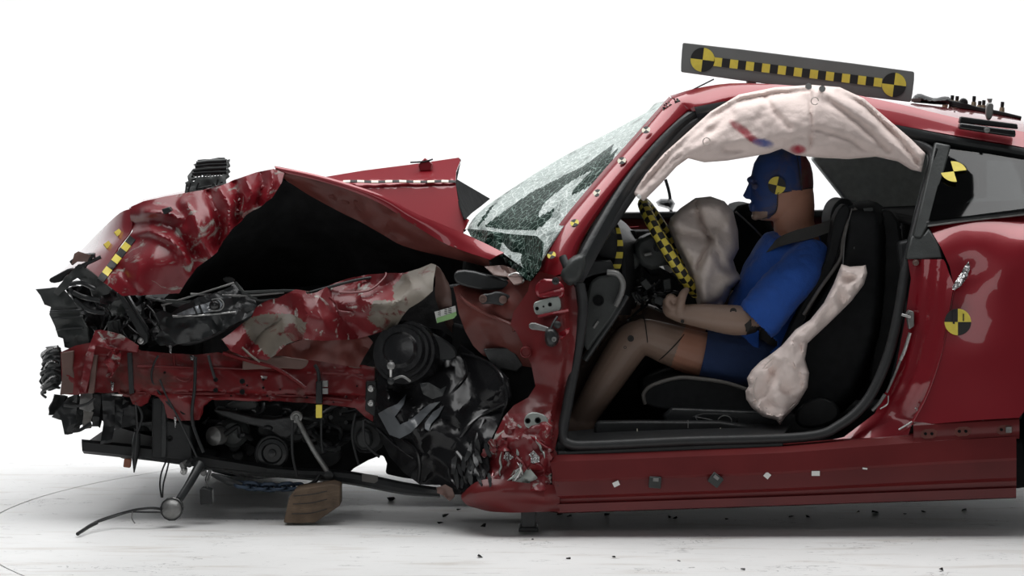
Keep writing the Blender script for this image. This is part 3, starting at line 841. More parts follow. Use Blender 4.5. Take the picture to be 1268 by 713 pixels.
# checker tape on the instrument hood
tp = [(759, 271, .33), (764, 282, .31), (767, 297, .30), (767, 312, .295), (764, 327, .29), (760, 336, .29)]
row1 = cat_rom([W(x - 1 - i * .8, y, Y) for i, (x, y, Y) in enumerate(tp)], 4); row2 = cat_rom([W(x + 1.5 + i * .9, y, Y - .01) for i, (x, y, Y) in enumerate(tp)], 4)
loft('checker_tape', [row1, row2], ['yellow', 'black_tape'], car, 1, 1, .003, world=True, mifun=lambda i, j: (j // 2) % 2)
slab('cluster_hood', smooth_closed([(742, 300), (757, 272), (766, 276), (768, 318), (752, 322), (738, 318)]), 'black_plastic', car, .32, .8, .01)
# column shroud
slab('column_shroud', smooth_closed([(784, 300), (812, 287), (828, 300), (832, 322), (812, 336), (790, 328)]), 'grey_plastic', car, .5, .68, .014)
slab('column_shroud', smooth_closed([(768, 318), (782, 308), (796, 326), (778, 340), (766, 334)]), 'zinc', car, .5, .66, .01).data.materials[0] = M('grey_plastic')
slab('indicator_stalk', [(796, 314), (807, 312), (808, 316), (798, 318)], 'dull_metal', car, .47, .49, .003)
slab('wiper_stalk', smooth_closed([(778, 286), (786, 284), (790, 296), (780, 302)]), 'satin_plastic', car, .7, .74, .004)
sheet('column_foil', [(816, 330), (826, 328), (836, 336), (830, 338)], 'bare_metal', car, [(816, 330, .45), (836, 336, .45), (826, 328, .44)], 4, .01, .02, .002)
# wheel: rim seen nearly edge on, wrapped in checker tape
def steering():
    a = W(797, 252, .58); b = W(863, 362, .58)
    c = (a + b) / 2; u = (b - a).normalized(); R = (b - a).length / 2
    v = Vector((0, 1, 0)); n_ = u.cross(v).normalized()
    v = (v + n_ * .10).normalized(); n_ = u.cross(v)
    N, K, r = 96, 12, .0205
    V, F, mi = [], [], []
    for i in range(N):
        w = 2 * math.pi * i / N; rad = u * math.cos(w) + v * math.sin(w)
        for k in range(K):
            q = 2 * math.pi * k / K
            V.append(c + rad * (R + r * math.cos(q)) + n_ * r * math.sin(q))
    for i in range(N):
        for k in range(K):
            F.append((i * K + k, i * K + (k + 1) % K, ((i + 1) % N) * K + (k + 1) % K, ((i + 1) % N) * K + k))
            mi.append((i // 2 + k // 2) % 2)
    rim = mk('steering_wheel', V, F, ['yellow', 'black_tape'], car, mi=mi, recalc=True)
    hub = c + n_ * (.06 if n_.x < 0 else -.06)
    lathe('hub', hub, [(-.05, .03), (-.04, .055), (.0, .07), (.02, .06), (.03, .02)], 'black_plastic', rim, 20, rotto(-n_ if n_.x < 0 else n_))
    for w in (0, 1.9, -1.9):
        tube('spoke', [hub, hub.lerp(c + (u * math.cos(w) + v * math.sin(w)) * R, .6), c + (u * math.cos(w) + v * math.sin(w)) * R], [.018, .014, .011], 'satin_plastic', rim, 3, 8, True)
    tube('steering_column', [hub, hub + Vector((-.18, 0, -.02)), hub + Vector((-.32, 0, -.09))], .032, 'black_plastic', car, 2, 10, True)
    return rim
steering()
# harness spilling below the wheel
for k in range(16):
    x0 = rnd.uniform(778, 830); y0 = rnd.uniform(345, 372)
    P = [(x0, y0, .55)]
    for j in range(4): P.append((P[-1][0] + rnd.uniform(-14, 14), P[-1][1] + rnd.uniform(-5, 12), .55 + rnd.uniform(-.12, .1)))
    tube('cable', P, rnd.uniform(.003, .006), 'black_plastic' if k % 4 else 'grey_plastic', car, 4, 6)
for px, py in ((800, 352), (815, 372), (826, 352), (788, 366)):
    box('plug_block', W(px, py, .5), (.035, .03, .025), 'grey_plastic', car, Matrix.Rotation(rnd.uniform(0, 3), 3, 'Y'))

# --- airbags
pillow('driver_airbag', [(827, 280), (830, 270), (842, 258), (861, 245), (880, 243), (897, 249), (908, 262), (914, 285), (915, 308), (908, 322), (912, 335), (920, 346), (906, 358), (897, 376), (878, 386), (864, 380), (856, 352), (848, 328), (836, 304)],
       'bag_grey', car, .6, .13, 17, 2.6, .085, .26, 3, disp=lambda x, y: .04 * math.exp(-(polydist(x, y, [(862, 250), (868, 275), (880, 298), (864, 330)]) / 3.5) ** 2) - .03 * math.exp(-(polydist(x, y, [(885, 300), (872, 345), (868, 372)]) / 9) ** 2) + .03 * math.exp(-(polydist(x, y, [(880, 298), (896, 330), (915, 345)]) / 5) ** 2) + .03 * math.exp(-(polydist(x, y, [(830, 288), (855, 292), (880, 298)]) / 5) ** 2) - .02 * math.exp(-(polydist(x, y, [(880, 298), (900, 280), (908, 270)]) / 8) ** 2) + .010 * cloth(x, y, 880, 298, 2, 1.5, .04))
def blob(x, y, cx, cy, rx, ry, a=0):
    dx, dy = x - cx, y - cy; c, s = math.cos(a), math.sin(a)
    u, v = (dx * c + dy * s) / rx, (-dx * s + dy * c) / ry
    return max(0.0, min(1.0, 1.6 * (1 - u * u - v * v))) * (.85 + .4 * noise.noise(Vector((x * .12, y * .12, 2))))
ca = [(783, 240), (800, 215), (822, 190), (850, 165), (880, 138), (915, 117), (960, 108), (1005, 105), (1040, 108), (1070, 122), (1100, 148), (1128, 172), (1146, 190), (1141, 213), (1128, 210), (1112, 200), (1085, 194), (1050, 197), (1010, 195), (985, 192),
      (968, 184), (952, 190), (930, 194), (900, 199), (872, 201), (852, 196), (838, 206), (818, 228), (797, 249)]
CUR = [([(790, 236), (830, 188), (872, 148), (910, 126), (960, 116), (998, 112)], 6, .040), ([(812, 222), (846, 186), (880, 162), (905, 140)], 6, .024), ([(1040, 110), (1075, 135), (1110, 170), (1140, 205)], 5, .035), ([(1025, 125), (1060, 150), (1100, 185)], 5, .022),
       ([(1003, 112), (1005, 150), (1003, 192)], 2.5, .014), ([(948, 122), (960, 140), (978, 158)], 4, .016), ([(900, 185), (940, 186), (985, 170), (1020, 172)], 6, .014), ([(1010, 160), (1050, 172), (1085, 190)], 5, .016)]
curtain = pillow('curtain_airbag', ca, 'bag_stained', car, [(783, 240, .27), (850, 165, .24), (880, 138, .27), (960, 110, .30), (1005, 106, .30), (1070, 122, .30), (1140, 195, .28), (1060, 190, .26), (960, 185, .22), (900, 199, .22), (852, 196, .22), (1000, 150, .2)], .085, 26, 2.3, .0, .10, 6,
       attrs={'stain_red': lambda x, y: max(blob(x, y, 918, 160, 20, 6, .6), blob(x, y, 932, 172, 16, 5, .5), blob(x, y, 988, 185, 12, 7, 0)), 'stain_blue': lambda x, y: blob(x, y, 945, 177, 15, 6, .15)},
       disp=lambda x, y: sum(a * math.exp(-(polydist(x, y, L) / w) ** 2) for L, w, a in CUR) + .010 * cloth(x, y, 985, 330, 5, 1.6, .05) + .006 * cloth(x, y, 985, 330, 9, 5, .02))
for px, py, Y in ((1001, 107, .20), (1018, 110, .20)):
    lathe('mount_bolt', W(px, py, Y), [(-.04, .007), (.0, .007), (.0, .011), (.008, .011), (.008, .004)], 'bare_metal', curtain, 8)
for px, py, Y in ((875, 175, .13), (1009, 125, .14)):
    tube('tether_button', [W(px, py, Y) + Vector((.012 * math.cos(w), 0, .012 * math.sin(w))) for w in [i * .7 for i in range(9)]], .0018, 'bag_grey', curtain, 2, 6, True)
bolt('end_rivet', W(792, 243, .235), .006, 'white_paper', curtain)
# ------------------------------------------------------------------ crushed front end
# --- bonnet: crumpled nose, ridge fold, far half
FOLD = [([(232, 252), (243, 275), (250, 300), (262, 318)], 8, -.040), ([(258, 238), (268, 262), (274, 285), (270, 302)], 6, .045), ([(272, 234), (285, 255), (284, 288)], 6, -.040), ([(290, 226), (298, 250), (292, 275)], 5, .045),
        ([(305, 220), (312, 238), (300, 262)], 6, -.035), ([(322, 214), (326, 230), (318, 252)], 5, .040), ([(337, 212), (338, 225), (330, 245)], 5, -.03), ([(164, 290), (185, 286), (210, 296), (228, 312), (234, 334)], 6, -.030), ([(165, 276), (190, 274), (215, 284), (238, 312)], 7, .030),
        ([(180, 262), (205, 262), (225, 270)], 5, -.02), ([(136, 338), (150, 330), (160, 350), (172, 362)], 4, .014), ([(160, 300), (172, 330), (168, 360)], 5, -.010)]
def folds(x, y):
    # pleats pushed up in the sheet by the impact
    return sum(a * math.exp(-(polydist(x, y, L) / w) ** 2) for L, w, a in FOLD)
nose = [(162, 256), (178, 249), (205, 243), (228, 239), (252, 235), (271, 231), (292, 222), (318, 213), (339, 209), (352, 214), (349, 226), (337, 245), (322, 255), (305, 266), (288, 283), (275, 298), (269, 312), (262, 318), (244, 331), (232, 347), (222, 363), (185, 365), (151, 366), (137, 356), (123, 346), (132, 330), (145, 311), (157, 296), (164, 286), (161, 268)]
bon = sheet('bonnet', nose, 'red_scraped', car, [(162, 256, .56), (228, 239, .52), (271, 231, .49), (339, 209, .46), (352, 214, .44), (305, 266, .42), (275, 298, .38), (222, 363, .34), (151, 366, .36), (123, 346, .42), (145, 311, .50), (164, 286, .54), (190, 320, .33), (210, 300, .36), (180, 270, .47), (230, 270, .42), (260, 260, .40), (300, 238, .41)], 2.7, .022, .16, .004, 7, 30, disp=folds)
# grazing top strip behind the nose and the front slope that falls towards the bumper
sheet('bonnet_top', [(160, 257), (178, 247), (205, 241), (240, 234), (275, 229), (270, 236), (240, 243), (205, 250), (165, 260)], 'red', bon, [(160, 257, .64), (275, 229, .60), (205, 241, 1.3), (178, 247, 1.15), (165, 260, .6), (240, 234, 1.2)], 4, .0, .1, .004, 3, 60)
loft('bonnet_slope', [[(163, 259, .60), (164, 284, .54), (147, 308, .50), (125, 345, .42)], [(150, 264, .66), (146, 290, .60), (130, 312, .56), (110, 343, .50)], [(130, 282, .82), (122, 302, .76), (108, 320, .70), (92, 340, .62)], [(102, 310, 1.25), (92, 322, 1.2), (80, 334, 1.1), (66, 346, .95)]], 'red', bon, 4, 4, .004, ang=60)
# pinkish ridge fold that runs back to the scuttle, and the underside below it
ridge = [(342, 209, .48), (386, 219, .472), (433, 233, .457), (474, 250, .442), (508, 272, .42), (556, 300, .375), (606, 320, .312)]
under = [(349, 217, .50), (384, 240, .52), (420, 260, .51), (463, 282, .49), (500, 303, .47), (556, 317, .42), (606, 329, .36)]
mid = [((a[0] + b[0]) / 2, (a[1] + b[1]) / 2, (a[2] + b[2]) / 2 - .005) for a, b in zip(ridge, under)]
loft('bonnet_fold', [ridge, mid, under], 'red_inner', bon, 6, 5, .006, cr=.010, cs=.05, seed=3)
up2 = [(340, 207, .47), (386, 216, .46), (433, 229, .445), (476, 244, .43), (513, 264, .41), (577, 291, .37), (624, 314, .31)]
low2 = [(342, 211, .465), (386, 221, .455), (433, 235, .44), (474, 253, .425), (508, 275, .405), (556, 304, .362), (607, 322, .302)]
loft('bonnet_edge', [up2, [((a[0] + b[0]) / 2, (a[1] + b[1]) / 2 - .5, (a[2] + b[2]) / 2 - .004) for a, b in zip(up2, low2)], low2], 'red', bon, 6, 4, .005, cr=.003, cs=.1, seed=3, ang=60)
for k in range(6):   # pressed ribs on the underside
    t = .18 + k * .075; i = int(t * 6); f = t * 6 - i
    a = [lerp(mid[i][j], mid[i + 1][j], f) for j in range(3)]
    slab('pressed_rib', smooth_closed([(a[0] - 9, a[1] - 8), (a[0] + 2, a[1] - 6), (a[0] + 9, a[1] + 8), (a[0] - 2, a[1] + 6)]), 'red_inner', bon, a[2] - .012, a[2] + .01, .005)
fh = [(402, 219), (450, 211), (513, 203), (568, 195), (570, 199), (565, 212), (564, 226), (567, 246), (573, 268), (581, 272), (573, 289), (545, 282), (513, 271), (476, 250), (433, 233), (417, 227)]
def fary(x, y):
    d = .93 + (500 - x) * .0002
    return d + ((226 - y) * .0055 if y < 226 else -(y - 226) * .0016)
farb = sheet('bonnet_far_half', fh, 'red', bon, fary, 5, 0, .1, .005, 2, 25)
# dashed tape on it
P1 = [W(425 + i * (564 - 425) / 16, 226.5 - .4 * math.sin(i), .922 - i * .001) for i in range(17)]
P2 = [W(425 + i * (564 - 425) / 16, 224 - .4 * math.sin(i), .935 - i * .001) for i in range(17)]
loft('dash_tape', [P2, P1], ['white_tape', 'black_tape'], farb, 1, 1, .003, world=True, mifun=lambda i, j: (j // 1) % 2)
slab('bonnet_bracket', [(518, 204), (526, 195), (536, 203), (534, 211), (520, 212)], 'red', farb, 1.0, 1.05, .004)
tube('bracket_wire', [(508, 201, 1.0), (526, 200, 1.0), (536, 197, 1.0)], .003, 'black_plastic', farb, 2, 6)
sheet('bonnet_corner', [(568, 195), (571, 198), (566, 222), (590, 236), (607, 246), (596, 255), (584, 264), (576, 272), (570, 255), (565, 230)], 'brown_metal', farb, [(568, 195, 1.15), (566, 222, 1.0), (607, 246, 1.4), (576, 272, .8), (584, 264, 1.0)], 4, .02, .08, .005, 3).data.materials[0] = M('void_black')
# black sheet standing in for the shade of the bay under the fold
sheet('bonnet_shade', [(348, 222), (384, 237), (420, 257), (463, 279), (500, 300), (556, 314), (606, 327), (612, 345), (560, 352), (470, 366), (380, 378), (250, 378), (205, 372), (226, 355), (250, 325), (278, 296), (308, 264)], 'void_black', bon, [(348, 222, .5), (606, 327, .42), (560, 352, .7), (470, 366, .85), (250, 378, .8), (226, 355, .5), (278, 296, .5), (400, 300, .75)], 8, .04, .2, .01, 3)
# yellow and black tape squares across the nose
def squares(name, a, b, n, w, ya, yb, parent, first=0):
    A_, B_ = Vector(a), Vector(b); d = (B_ - A_) / n; nrm = Vector((-d.y, d.x)).normalized() * w / 2
    for i in range(n):
        p, q = A_ + d * i, A_ + d * (i + .97)
        sheet(name, [tuple(p - nrm), tuple(q - nrm), tuple(q + nrm), tuple(p + nrm)], 'yellow' if (i + first) % 2 == 0 else 'black_tape', parent, on(bon, .006), 4, 0, .1, .002)
squares('tape_square', (164, 294), (124, 347), 7, 9, 0, 0, bon, 1)
for px, py, Y in ((146, 288, .575), (133, 303, .565)):
    R_ = Matrix.Rotation(math.radians(-38), 3, 'Y') @ Matrix.Rotation(math.radians(40), 3, 'Z')
    box('tape_square', W(px, py, Y), (9 / PXM, .006, 7 / PXM), 'yellow', bon, R_, 0)
slab('bonnet_clip', [(200, 259), (209, 256), (212, 261), (203, 266)], 'black_plastic', bon, .34, .40, .003)

# --- broken grille shutter standing up on the bonnet
gr = sheet('shutter_frame', [(228, 244), (230, 228), (229, 226), (233, 224), (232, 218), (236, 213), (238, 210), (242, 208), (246, 206), (239, 204), (243, 202), (246, 200), (244, 198), (252, 197), (260, 197), (270, 195), (278, 195), (280, 198), (285, 197), (283, 200), (285, 204), (281, 206), (284, 211), (281, 214), (283, 217), (279, 220), (280, 228), (270, 230), (250, 238)],
           'grey_plastic', car, [(228, 244, .75), (285, 197, .80), (244, 198, .80), (280, 228, .75)], 3, .006, .03, .012, 3,
           holes=[[(237 + i * 4, 217.5 - i * .25), (239.4 + i * 4, 217.3 - i * .25), (239.4 + i * 4, 219.6 - i * .25), (237 + i * 4, 219.8 - i * .25)] for i in range(10)] + [[(236, 222), (243, 221), (240, 225)], [(246, 203), (253, 203), (252, 205), (246, 205)], [(272, 225.5), (276, 224.5), (275, 227.5)]])
for y0, y1, m_ in ((210, 208, 'satin_plastic'), (214, 213, 'black_plastic'), (201, 199, 'satin_plastic'), (205, 203, 'black_plastic')):
    tube('shutter_slat', [(238 + (214 - y0) * .4, y0 + 1, .735), (258, (y0 + y1) / 2, .735), (281, y1, .735)], .0065, m_, gr, 3)
for a, b in (((232, 240), (236, 226)), ((243, 234), (262, 230)), ((243, 234), (246, 226)), ((268, 229), (270, 222))):
    tube('shutter_rib', [(a[0], a[1], .735), (b[0], b[1], .735)], .003, 'satin_plastic', gr, 1, 6)
lathe('shutter_boss', W(254, 236, .73), [(-.01, .010), (.005, .010), (.005, .005), (.0, .004)], 'satin_plastic', gr, 12)

# --- dark mass of the engine and radiator pack behind everything
eng = slab('engine_block', smooth_closed([(250, 372), (330, 360), (420, 352), (520, 345), (600, 345), (600, 550), (540, 556), (420, 552), (300, 560), (250, 520)]), 'engine_metal', car, .80, 1.5, .03)
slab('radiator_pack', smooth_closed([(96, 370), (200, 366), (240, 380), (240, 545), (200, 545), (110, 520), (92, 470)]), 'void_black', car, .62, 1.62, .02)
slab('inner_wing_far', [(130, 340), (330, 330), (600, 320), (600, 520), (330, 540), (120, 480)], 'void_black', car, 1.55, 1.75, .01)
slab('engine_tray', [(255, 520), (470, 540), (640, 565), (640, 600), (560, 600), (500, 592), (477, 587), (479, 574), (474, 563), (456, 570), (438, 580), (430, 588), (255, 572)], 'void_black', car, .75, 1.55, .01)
rnd = random.Random(11)
for k in range(22):   # castings, hoses and housings that fill the bay below the rail
    px = rnd.uniform(255, 460); py = rnd.uniform(505, 572); s = rnd.uniform(8, 20)
    n = rnd.randint(5, 8)
    if px > 415 and py > 535: continue
    P = [(px + s * rnd.uniform(.6, 1.2) * math.cos(2 * math.pi * i / n), py + s * .8 * rnd.uniform(.6, 1.2) * math.sin(2 * math.pi * i / n)) for i in range(n)]
    P = [(x, min(y, 582)) for x, y in P]
    slab('engine_casting', smooth_closed(P), rnd.choice(['engine_metal', 'black_plastic', 'satin_plastic', 'engine_metal']), car, rnd.uniform(.58, .78), .84, .008)
for k in range(14):
    x0 = rnd.uniform(250, 440); y0 = rnd.uniform(500, 540)
    P = [(x0, y0, rnd.uniform(.5, .6))]
    for j in range(4): P.append((P[-1][0] + rnd.uniform(0, 24), P[-1][1] + rnd.uniform(-12, 16), rnd.uniform(.5, .62)))
    tube('hose', P, rnd.uniform(.004, .011), rnd.choice(['black_plastic', 'rubber', 'satin_plastic']), car, 5, 8)
pul = lathe('pulley', W(337, 561, .52), [(-.05, .030), (-.05, .046), (-.03, .046), (-.03, .040), (-.01, .040), (-.01, .048), (.008, .048), (.010, .036), (-.004, .030), (-.004, .014), (.01, .012), (.012, .0)], 'satin_plastic', car, 28)
tube('pulley_belt', [(322, 575, .53), (318, 560, .53), (325, 545, .53), (340, 541, .53), (353, 550, .53), (354, 566, .53), (345, 577, .53)], .008, 'rubber', car, 5)
lathe('alternator', W(289, 536, .56), [(-.1, .03), (-.08, .05), (-.01, .05), (.01, .035), (.02, .0)], 'grey_plastic', car, 20)
lathe('accessory_drive', W(264, 540, .52), [(-.05, .02), (-.04, .032), (0, .032), (.01, .018), (.015, .0)], 'dull_metal', car, 18, rotto((-.6, -1, 0)))
slab('engine_cover', smooth_closed([(330, 520), (362, 514), (372, 520), (366, 536), (352, 545), (330, 530), (300, 524), (262, 510), (268, 504)]), 'engine_metal', car, .50, .60, .01)
slab('engine_cover', smooth_closed([(278, 500), (310, 494), (322, 505), (300, 510), (280, 508)]), 'grey_plastic', car, .55, .62, .01)
slab('gearbox_casting', smooth_closed([(438, 510), (475, 530), (476, 552), (462, 562), (440, 560), (434, 540)]), 'black_plastic', car, .48, .6, .02)
slab('cooler_block', smooth_closed([(440, 532), (460, 530), (462, 556), (442, 558)]), 'satin_plastic', car, .45, .5, .01)

# --- front rail
rl = [(75, 436), (93, 428), (112, 424), (118, 409), (135, 412), (150, 415), (160, 427), (175, 434), (205, 437), (243, 439), (270, 436), (300, 444), (350, 440), (400, 448), (452, 452), (464, 456), (463, 490), (462, 522), (452, 516), (440, 505), (400, 500), (350, 496), (284, 492), (262, 493), (252, 502), (246, 520), (222, 521), (207, 517), (203, 500), (194, 489), (186, 488), (182, 498), (174, 503), (164, 500), (160, 490), (145, 485), (113, 486), (93, 489), (77, 488)]
def bead(x, y):
    # pressed beads along the rail
    d = 0
    yy = 485 + (x - 150) * .02
    d += .012 * math.exp(-((y - yy) / 2.5) ** 2) if x > 150 else 0
    yy = 452 + (x - 150) * .03
    d -= .010 / (1 + math.exp(-(y - yy) / 1.5))
    return d
rail = sheet('front_rail', rl, 'red_rail', car, [(75, 436, .40), (77, 488, .40), (118, 409, .42), (160, 440, .40), (200, 470, .40), (300, 470, .40), (400, 480, .40), (464, 456, .40), (462, 522, .41), (246, 520, .39), (350, 440, .43), (174, 503, .38), (300, 444, .44)], 3.6, .012, .10, .010, 12, 28, disp=bead)
for L_ in ([(166, 486), (220, 487), (300, 488), (380, 491), (436, 496)], [(170, 453), (205, 454), (238, 455)], [(262, 455), (300, 457), (340, 458)], [(380, 462), (420, 463), (450, 465)], [(215, 440), (216, 452), (220, 468), (236, 470), (240, 444)]):
    g_ = on(rail, .0)
    tube('rail_bead', [(x, y, g_(x, y)) for x, y in L_], .0045, 'red_dull', rail, 4, 7)
slab('rail_core', [(80, 440), (462, 460), (462, 492), (80, 482)], 'red_inner', car, .44, .53, .01)
slab('rail_end_plate', [(75, 437), (91, 434), (90, 455), (93, 470), (90, 487), (74, 489), (77, 465)], 'brown_metal', rail, .365, .39, .003)
for px, py, r in ((158, 462, .012), (140, 452, .008), (136, 463, .008), (204, 461, .004), (204, 483, .004), (174, 498, .005), (187, 494, .004), (179, 493, .004), (228, 508, .014), (267, 470, .008), (267, 483, .008), (300, 472, .009), (300, 485, .009), (326, 470, .004), (326, 480, .004), (306, 477, .003), (286, 490, .003), (347, 482, .003), (401, 507, .004), (413, 498, .003), (429, 491, .003), (442, 478, .003), (187, 465, .004), (380, 492, .004), (331, 490, .003)):
    bolt('rail_hole', W(px, py, .372), r, 'void_black', rail, hole=True)
slab('end_bracket', [(453, 472), (466, 472), (470, 500), (464, 516), (452, 508)], 'black_plastic', car, .365, .42, .004)
for py in (481, 499): lathe('rail_bolt', W(459.5, py, .36), [(-.01, .011), (.003, .011), (.005, .008), (.010, .007), (.010, .003), (.006, .002)], 'bare_metal', rail, 12)
# gusset and torn bits on the rail
sheet('rail_gusset', [(118, 409), (124, 408), (150, 414), (172, 428), (170, 436), (140, 432), (118, 428), (110, 470), (106, 486), (98, 486), (106, 440)], 'red_torn', rail, [(118, 409, .36), (172, 428, .36), (106, 486, .35)], 3, .02, .05, .004, 5)
sheet('torn_edge', [(136, 434), (145, 431), (150, 438), (148, 452), (141, 462), (136, 468), (131, 466), (134, 455), (128, 448), (132, 440)], 'red_torn', rail, [(136, 434, .36), (148, 452, .35), (131, 466, .36)], 2.4, .02, .03, .003, 8)
for px, py, w, h, a in ((139, 478, 4, 12, 8), (211, 431, 4, 13, -14), (238, 443, 6, 7, 20), (217, 523, 3, 14, 0), (145, 489, 14, 3, -4), (327, 467, 8, 4, 40), (119, 441, 5, 4, 10)):
    c = sheet('torn_flake', [(px - w / 2, py - h / 2), (px + w / 2, py - h / 2 + 1), (px + w / 2 - 1, py + h / 2), (px - w / 2 + 1, py + h / 2 - 1)], 'foil' if w < 8 else 'bare_metal', rail, on(rail, .008), 2, .006, .03, .003, int(px))
slab('reinforcement', [(114, 440), (121, 440), (116, 487), (109, 487)], 'dull_metal', rail, .35, .37, .002).data.materials[0] = M('brown_metal')
slab('tie_strap', [(157, 437), (163, 437), (166, 487), (160, 488)], 'black_plastic', rail, .35, .37, .002)

# --- crash can foil and beam end on the far left
sheet('beam_end', [(52, 478), (48, 472), (55, 460), (50, 458), (56, 448), (53, 440), (60, 434), (56, 430), (70, 428), (74, 434), (75, 470), (70, 480), (60, 484)], 'foil', car, [(52, 478, .5), (74, 434, .42), (75, 475, .42), (55, 445, .52)], 2.6, .03, .07, .006, 4).data.materials[0] = M('black_plastic')
for k in range(9):
    y0 = 432 + k * 6
    tube('beam_foil', [(74, y0, .42), (64 + rnd.uniform(-3, 3), y0 - 2 + rnd.uniform(-2, 2), .40), (54 + rnd.uniform(-4, 3), y0 + 6, .44), (56 + rnd.uniform(-5, 4), y0 + 12, .46)], rnd.uniform(.003, .008), 'foil' if k % 3 == 0 else 'satin_plastic', car, 5, 7)

# --- broken black plastic round the headlamp
def shard(name, P, Y, m_='grey_plastic', th=.006, cr=.008, seed=1, par=None, tilt=0.0):
    x0 = sum(p[0] for p in P) / len(P)
    return sheet(name, P, m_, par or car, [(P[0][0], P[0][1], Y + tilt * (P[0][0] - x0) / 50), (P[len(P) // 3][0], P[len(P) // 3][1], Y + tilt * (P[len(P) // 3][0] - x0) / 50), (P[2 * len(P) // 3][0], P[2 * len(P) // 3][1], Y + tilt * (P[2 * len(P) // 3][0] - x0) / 50)], 4, cr, .05, th, seed)
fasc = shard('bumper_plate', [(44, 358), (66, 356), (76, 357), (84, 363), (92, 374), (98, 386), (100, 392), (108, 408), (110, 424), (104, 430), (92, 433), (80, 430), (78, 419), (72, 417), (68, 404), (61, 389), (63, 380), (55, 377), (50, 366)], .46, 'grey_plastic', .008, .010, 3, tilt=-.06)
for y0 in (386, 394, 408): tube('plate_rib', [(62 + (y0 - 386) * .35, y0, .445), (84, y0 - 1, .43), (103, y0 - 2, .42)], .004, 'satin_plastic', fasc, 3, 6)
shard('bumper_plate_lower', [(72, 417), (78, 419), (80, 430), (104, 430), (106, 418)], .45, 'black_plastic', .006, .01, 5)
slab('lamp_bracket', smooth_closed([(59, 346), (72, 339), (87, 331), (92, 334), (80, 342), (76, 349), (64, 351)]), 'black_plastic', car, .70, .76, .004)
arch = shard('lamp_arch', [(66, 362), (76, 350), (88, 336), (97, 327), (104, 331), (116, 339), (128, 348), (138, 358), (134, 364), (126, 366), (119, 371), (115, 366), (111, 356), (104, 348), (96, 344), (88, 349), (82, 357), (72, 366)], .44, 'grey_plastic', .012, .012, 8)
shard('lamp_mount', [(92, 314), (97, 311), (112, 316), (108, 324), (96, 324), (88, 328)], .42, 'brown_metal', .006, .01, 9)
for P in ([(88, 326), (100, 318), (118, 316)], [(94, 332), (108, 326), (125, 318)], [(104, 331), (110, 322), (113, 318)], [(86, 352), (100, 350), (118, 358)], [(90, 362), (104, 368), (124, 372)], [(92, 370), (110, 384), (130, 388)]):
    tube('broken_strut', [(x, y, .42) for x, y in P], rnd.uniform(.005, .009), 'satin_plastic', car, 3, 6)
shard('lamp_back', [(84, 356), (112, 352), (150, 364), (180, 366), (200, 372), (210, 420), (180, 432), (150, 420), (118, 410), (104, 398)], .55, 'black_plastic', .01, .04, 10)
slab('diagonal_stay', [(143, 363), (150, 362), (183, 414), (183, 424), (176, 428), (168, 424), (174, 418)], 'satin_plastic', car, .40, .43, .004)
slab('diagonal_stay', [(151, 362), (156, 362), (183, 408), (182, 413)], 'black_plastic', car, .41, .45, .003)
lathe('stay_bolt', W(174, 422, .395), [(-.01, .010), (.002, .010), (.003, .008), (.006, .007), (.006, .0)], 'bare_metal', car, 14)
slab('relay_box', [(132, 398), (146, 396), (148, 414), (134, 416)], 'grey_plastic', car, .42, .48, .004)
shard('lamp_flap', [(134, 380), (148, 366), (156, 384), (152, 392), (140, 390)], .42, 'grey_plastic', .006, .02, 6)
for k in range(12):
    x0 = rnd.uniform(110, 200); y0 = rnd.uniform(365, 390)
    P = [(x0, y0, .45)]
    for j in range(4): P.append((P[-1][0] + rnd.uniform(-10, 12), P[-1][1] + rnd.uniform(2, 14), .45 + rnd.uniform(-.05, .05)))
    tube('loom_wire', P, rnd.uniform(.002, .005), rnd.choice(['black_plastic', 'rubber', 'satin_plastic']), car, 5, 6)
# headlamp carcass with its glossy lens
lamp = sheet('headlamp', [(192, 388), (200, 384), (212, 388), (225, 378), (245, 368), (268, 362), (284, 356), (292, 348), (300, 356), (304, 364), (316, 370), (318, 378), (312, 390), (296, 398), (276, 408), (250, 420), (222, 426), (198, 428), (190, 420), (200, 408), (194, 398)], 'satin_plastic', car,
             [(192, 388, .46), (292, 348, .50), (318, 378, .44), (250, 420, .40), (198, 428, .42), (240, 390, .40), (270, 385, .38)], 3.6, .022, .07, .012, 6)
mat('lens', (.30, .32, .34), .18, .2, .3, .5, 40)
f_ = on(lamp, .006)
sheet('lamp_lens', [(218, 389), (232, 383), (246, 378), (270, 371), (276, 376), (272, 384), (248, 388), (222, 391)], 'lens', lamp, f_, 3, .004, .03, .003, 2)
for x_ in (240, 247): tube('lens_bar', [(x_, 380 - (x_ - 240) * .3, f_(x_, 380) - .006), (x_ + 4, 390, f_(x_ + 4, 389) - .006)], .0035, 'black_plastic', lamp, 1, 6)
tube('lens_rim', [(x_, y_, f_(x_, y_) - .004) for x_, y_ in ((214, 391), (240, 391), (265, 389), (292, 386))], .003, 'bare_metal', lamp, 3, 6)
lathe('lamp_projector', W(266, 378, f_(266, 378) - .004), [(-.01, .018), (.006, .018), (.012, .014), (.016, .006), (.017, 0)], 'gloss_black', lamp, 18)
tube('lamp_bezel', [(258, 384, .355), (272, 384, .35), (277, 377, .35), (272, 370, .355), (262, 371, .36)], .0025, 'bare_metal', lamp, 5, 6)
for P in ([(214, 392), (250, 391), (292, 386)], [(200, 378), (240, 366), (290, 350)], [(236, 364), (300, 366), (352, 362)], [(205, 372), (250, 374), (262, 370)], [(246, 386), (252, 376), (256, 372)], [(292, 350), (302, 362), (318, 370)], [(310, 368), (322, 372), (340, 370)], [(300, 362), (350, 360), (372, 361)], [(180, 368), (210, 374), (228, 372)]):
    tube('lamp_rib', [(x, y, .40) for x, y in P], rnd.uniform(.003, .006), rnd.choice(['satin_plastic', 'grey_plastic', 'dull_metal']), lamp, 3, 6)
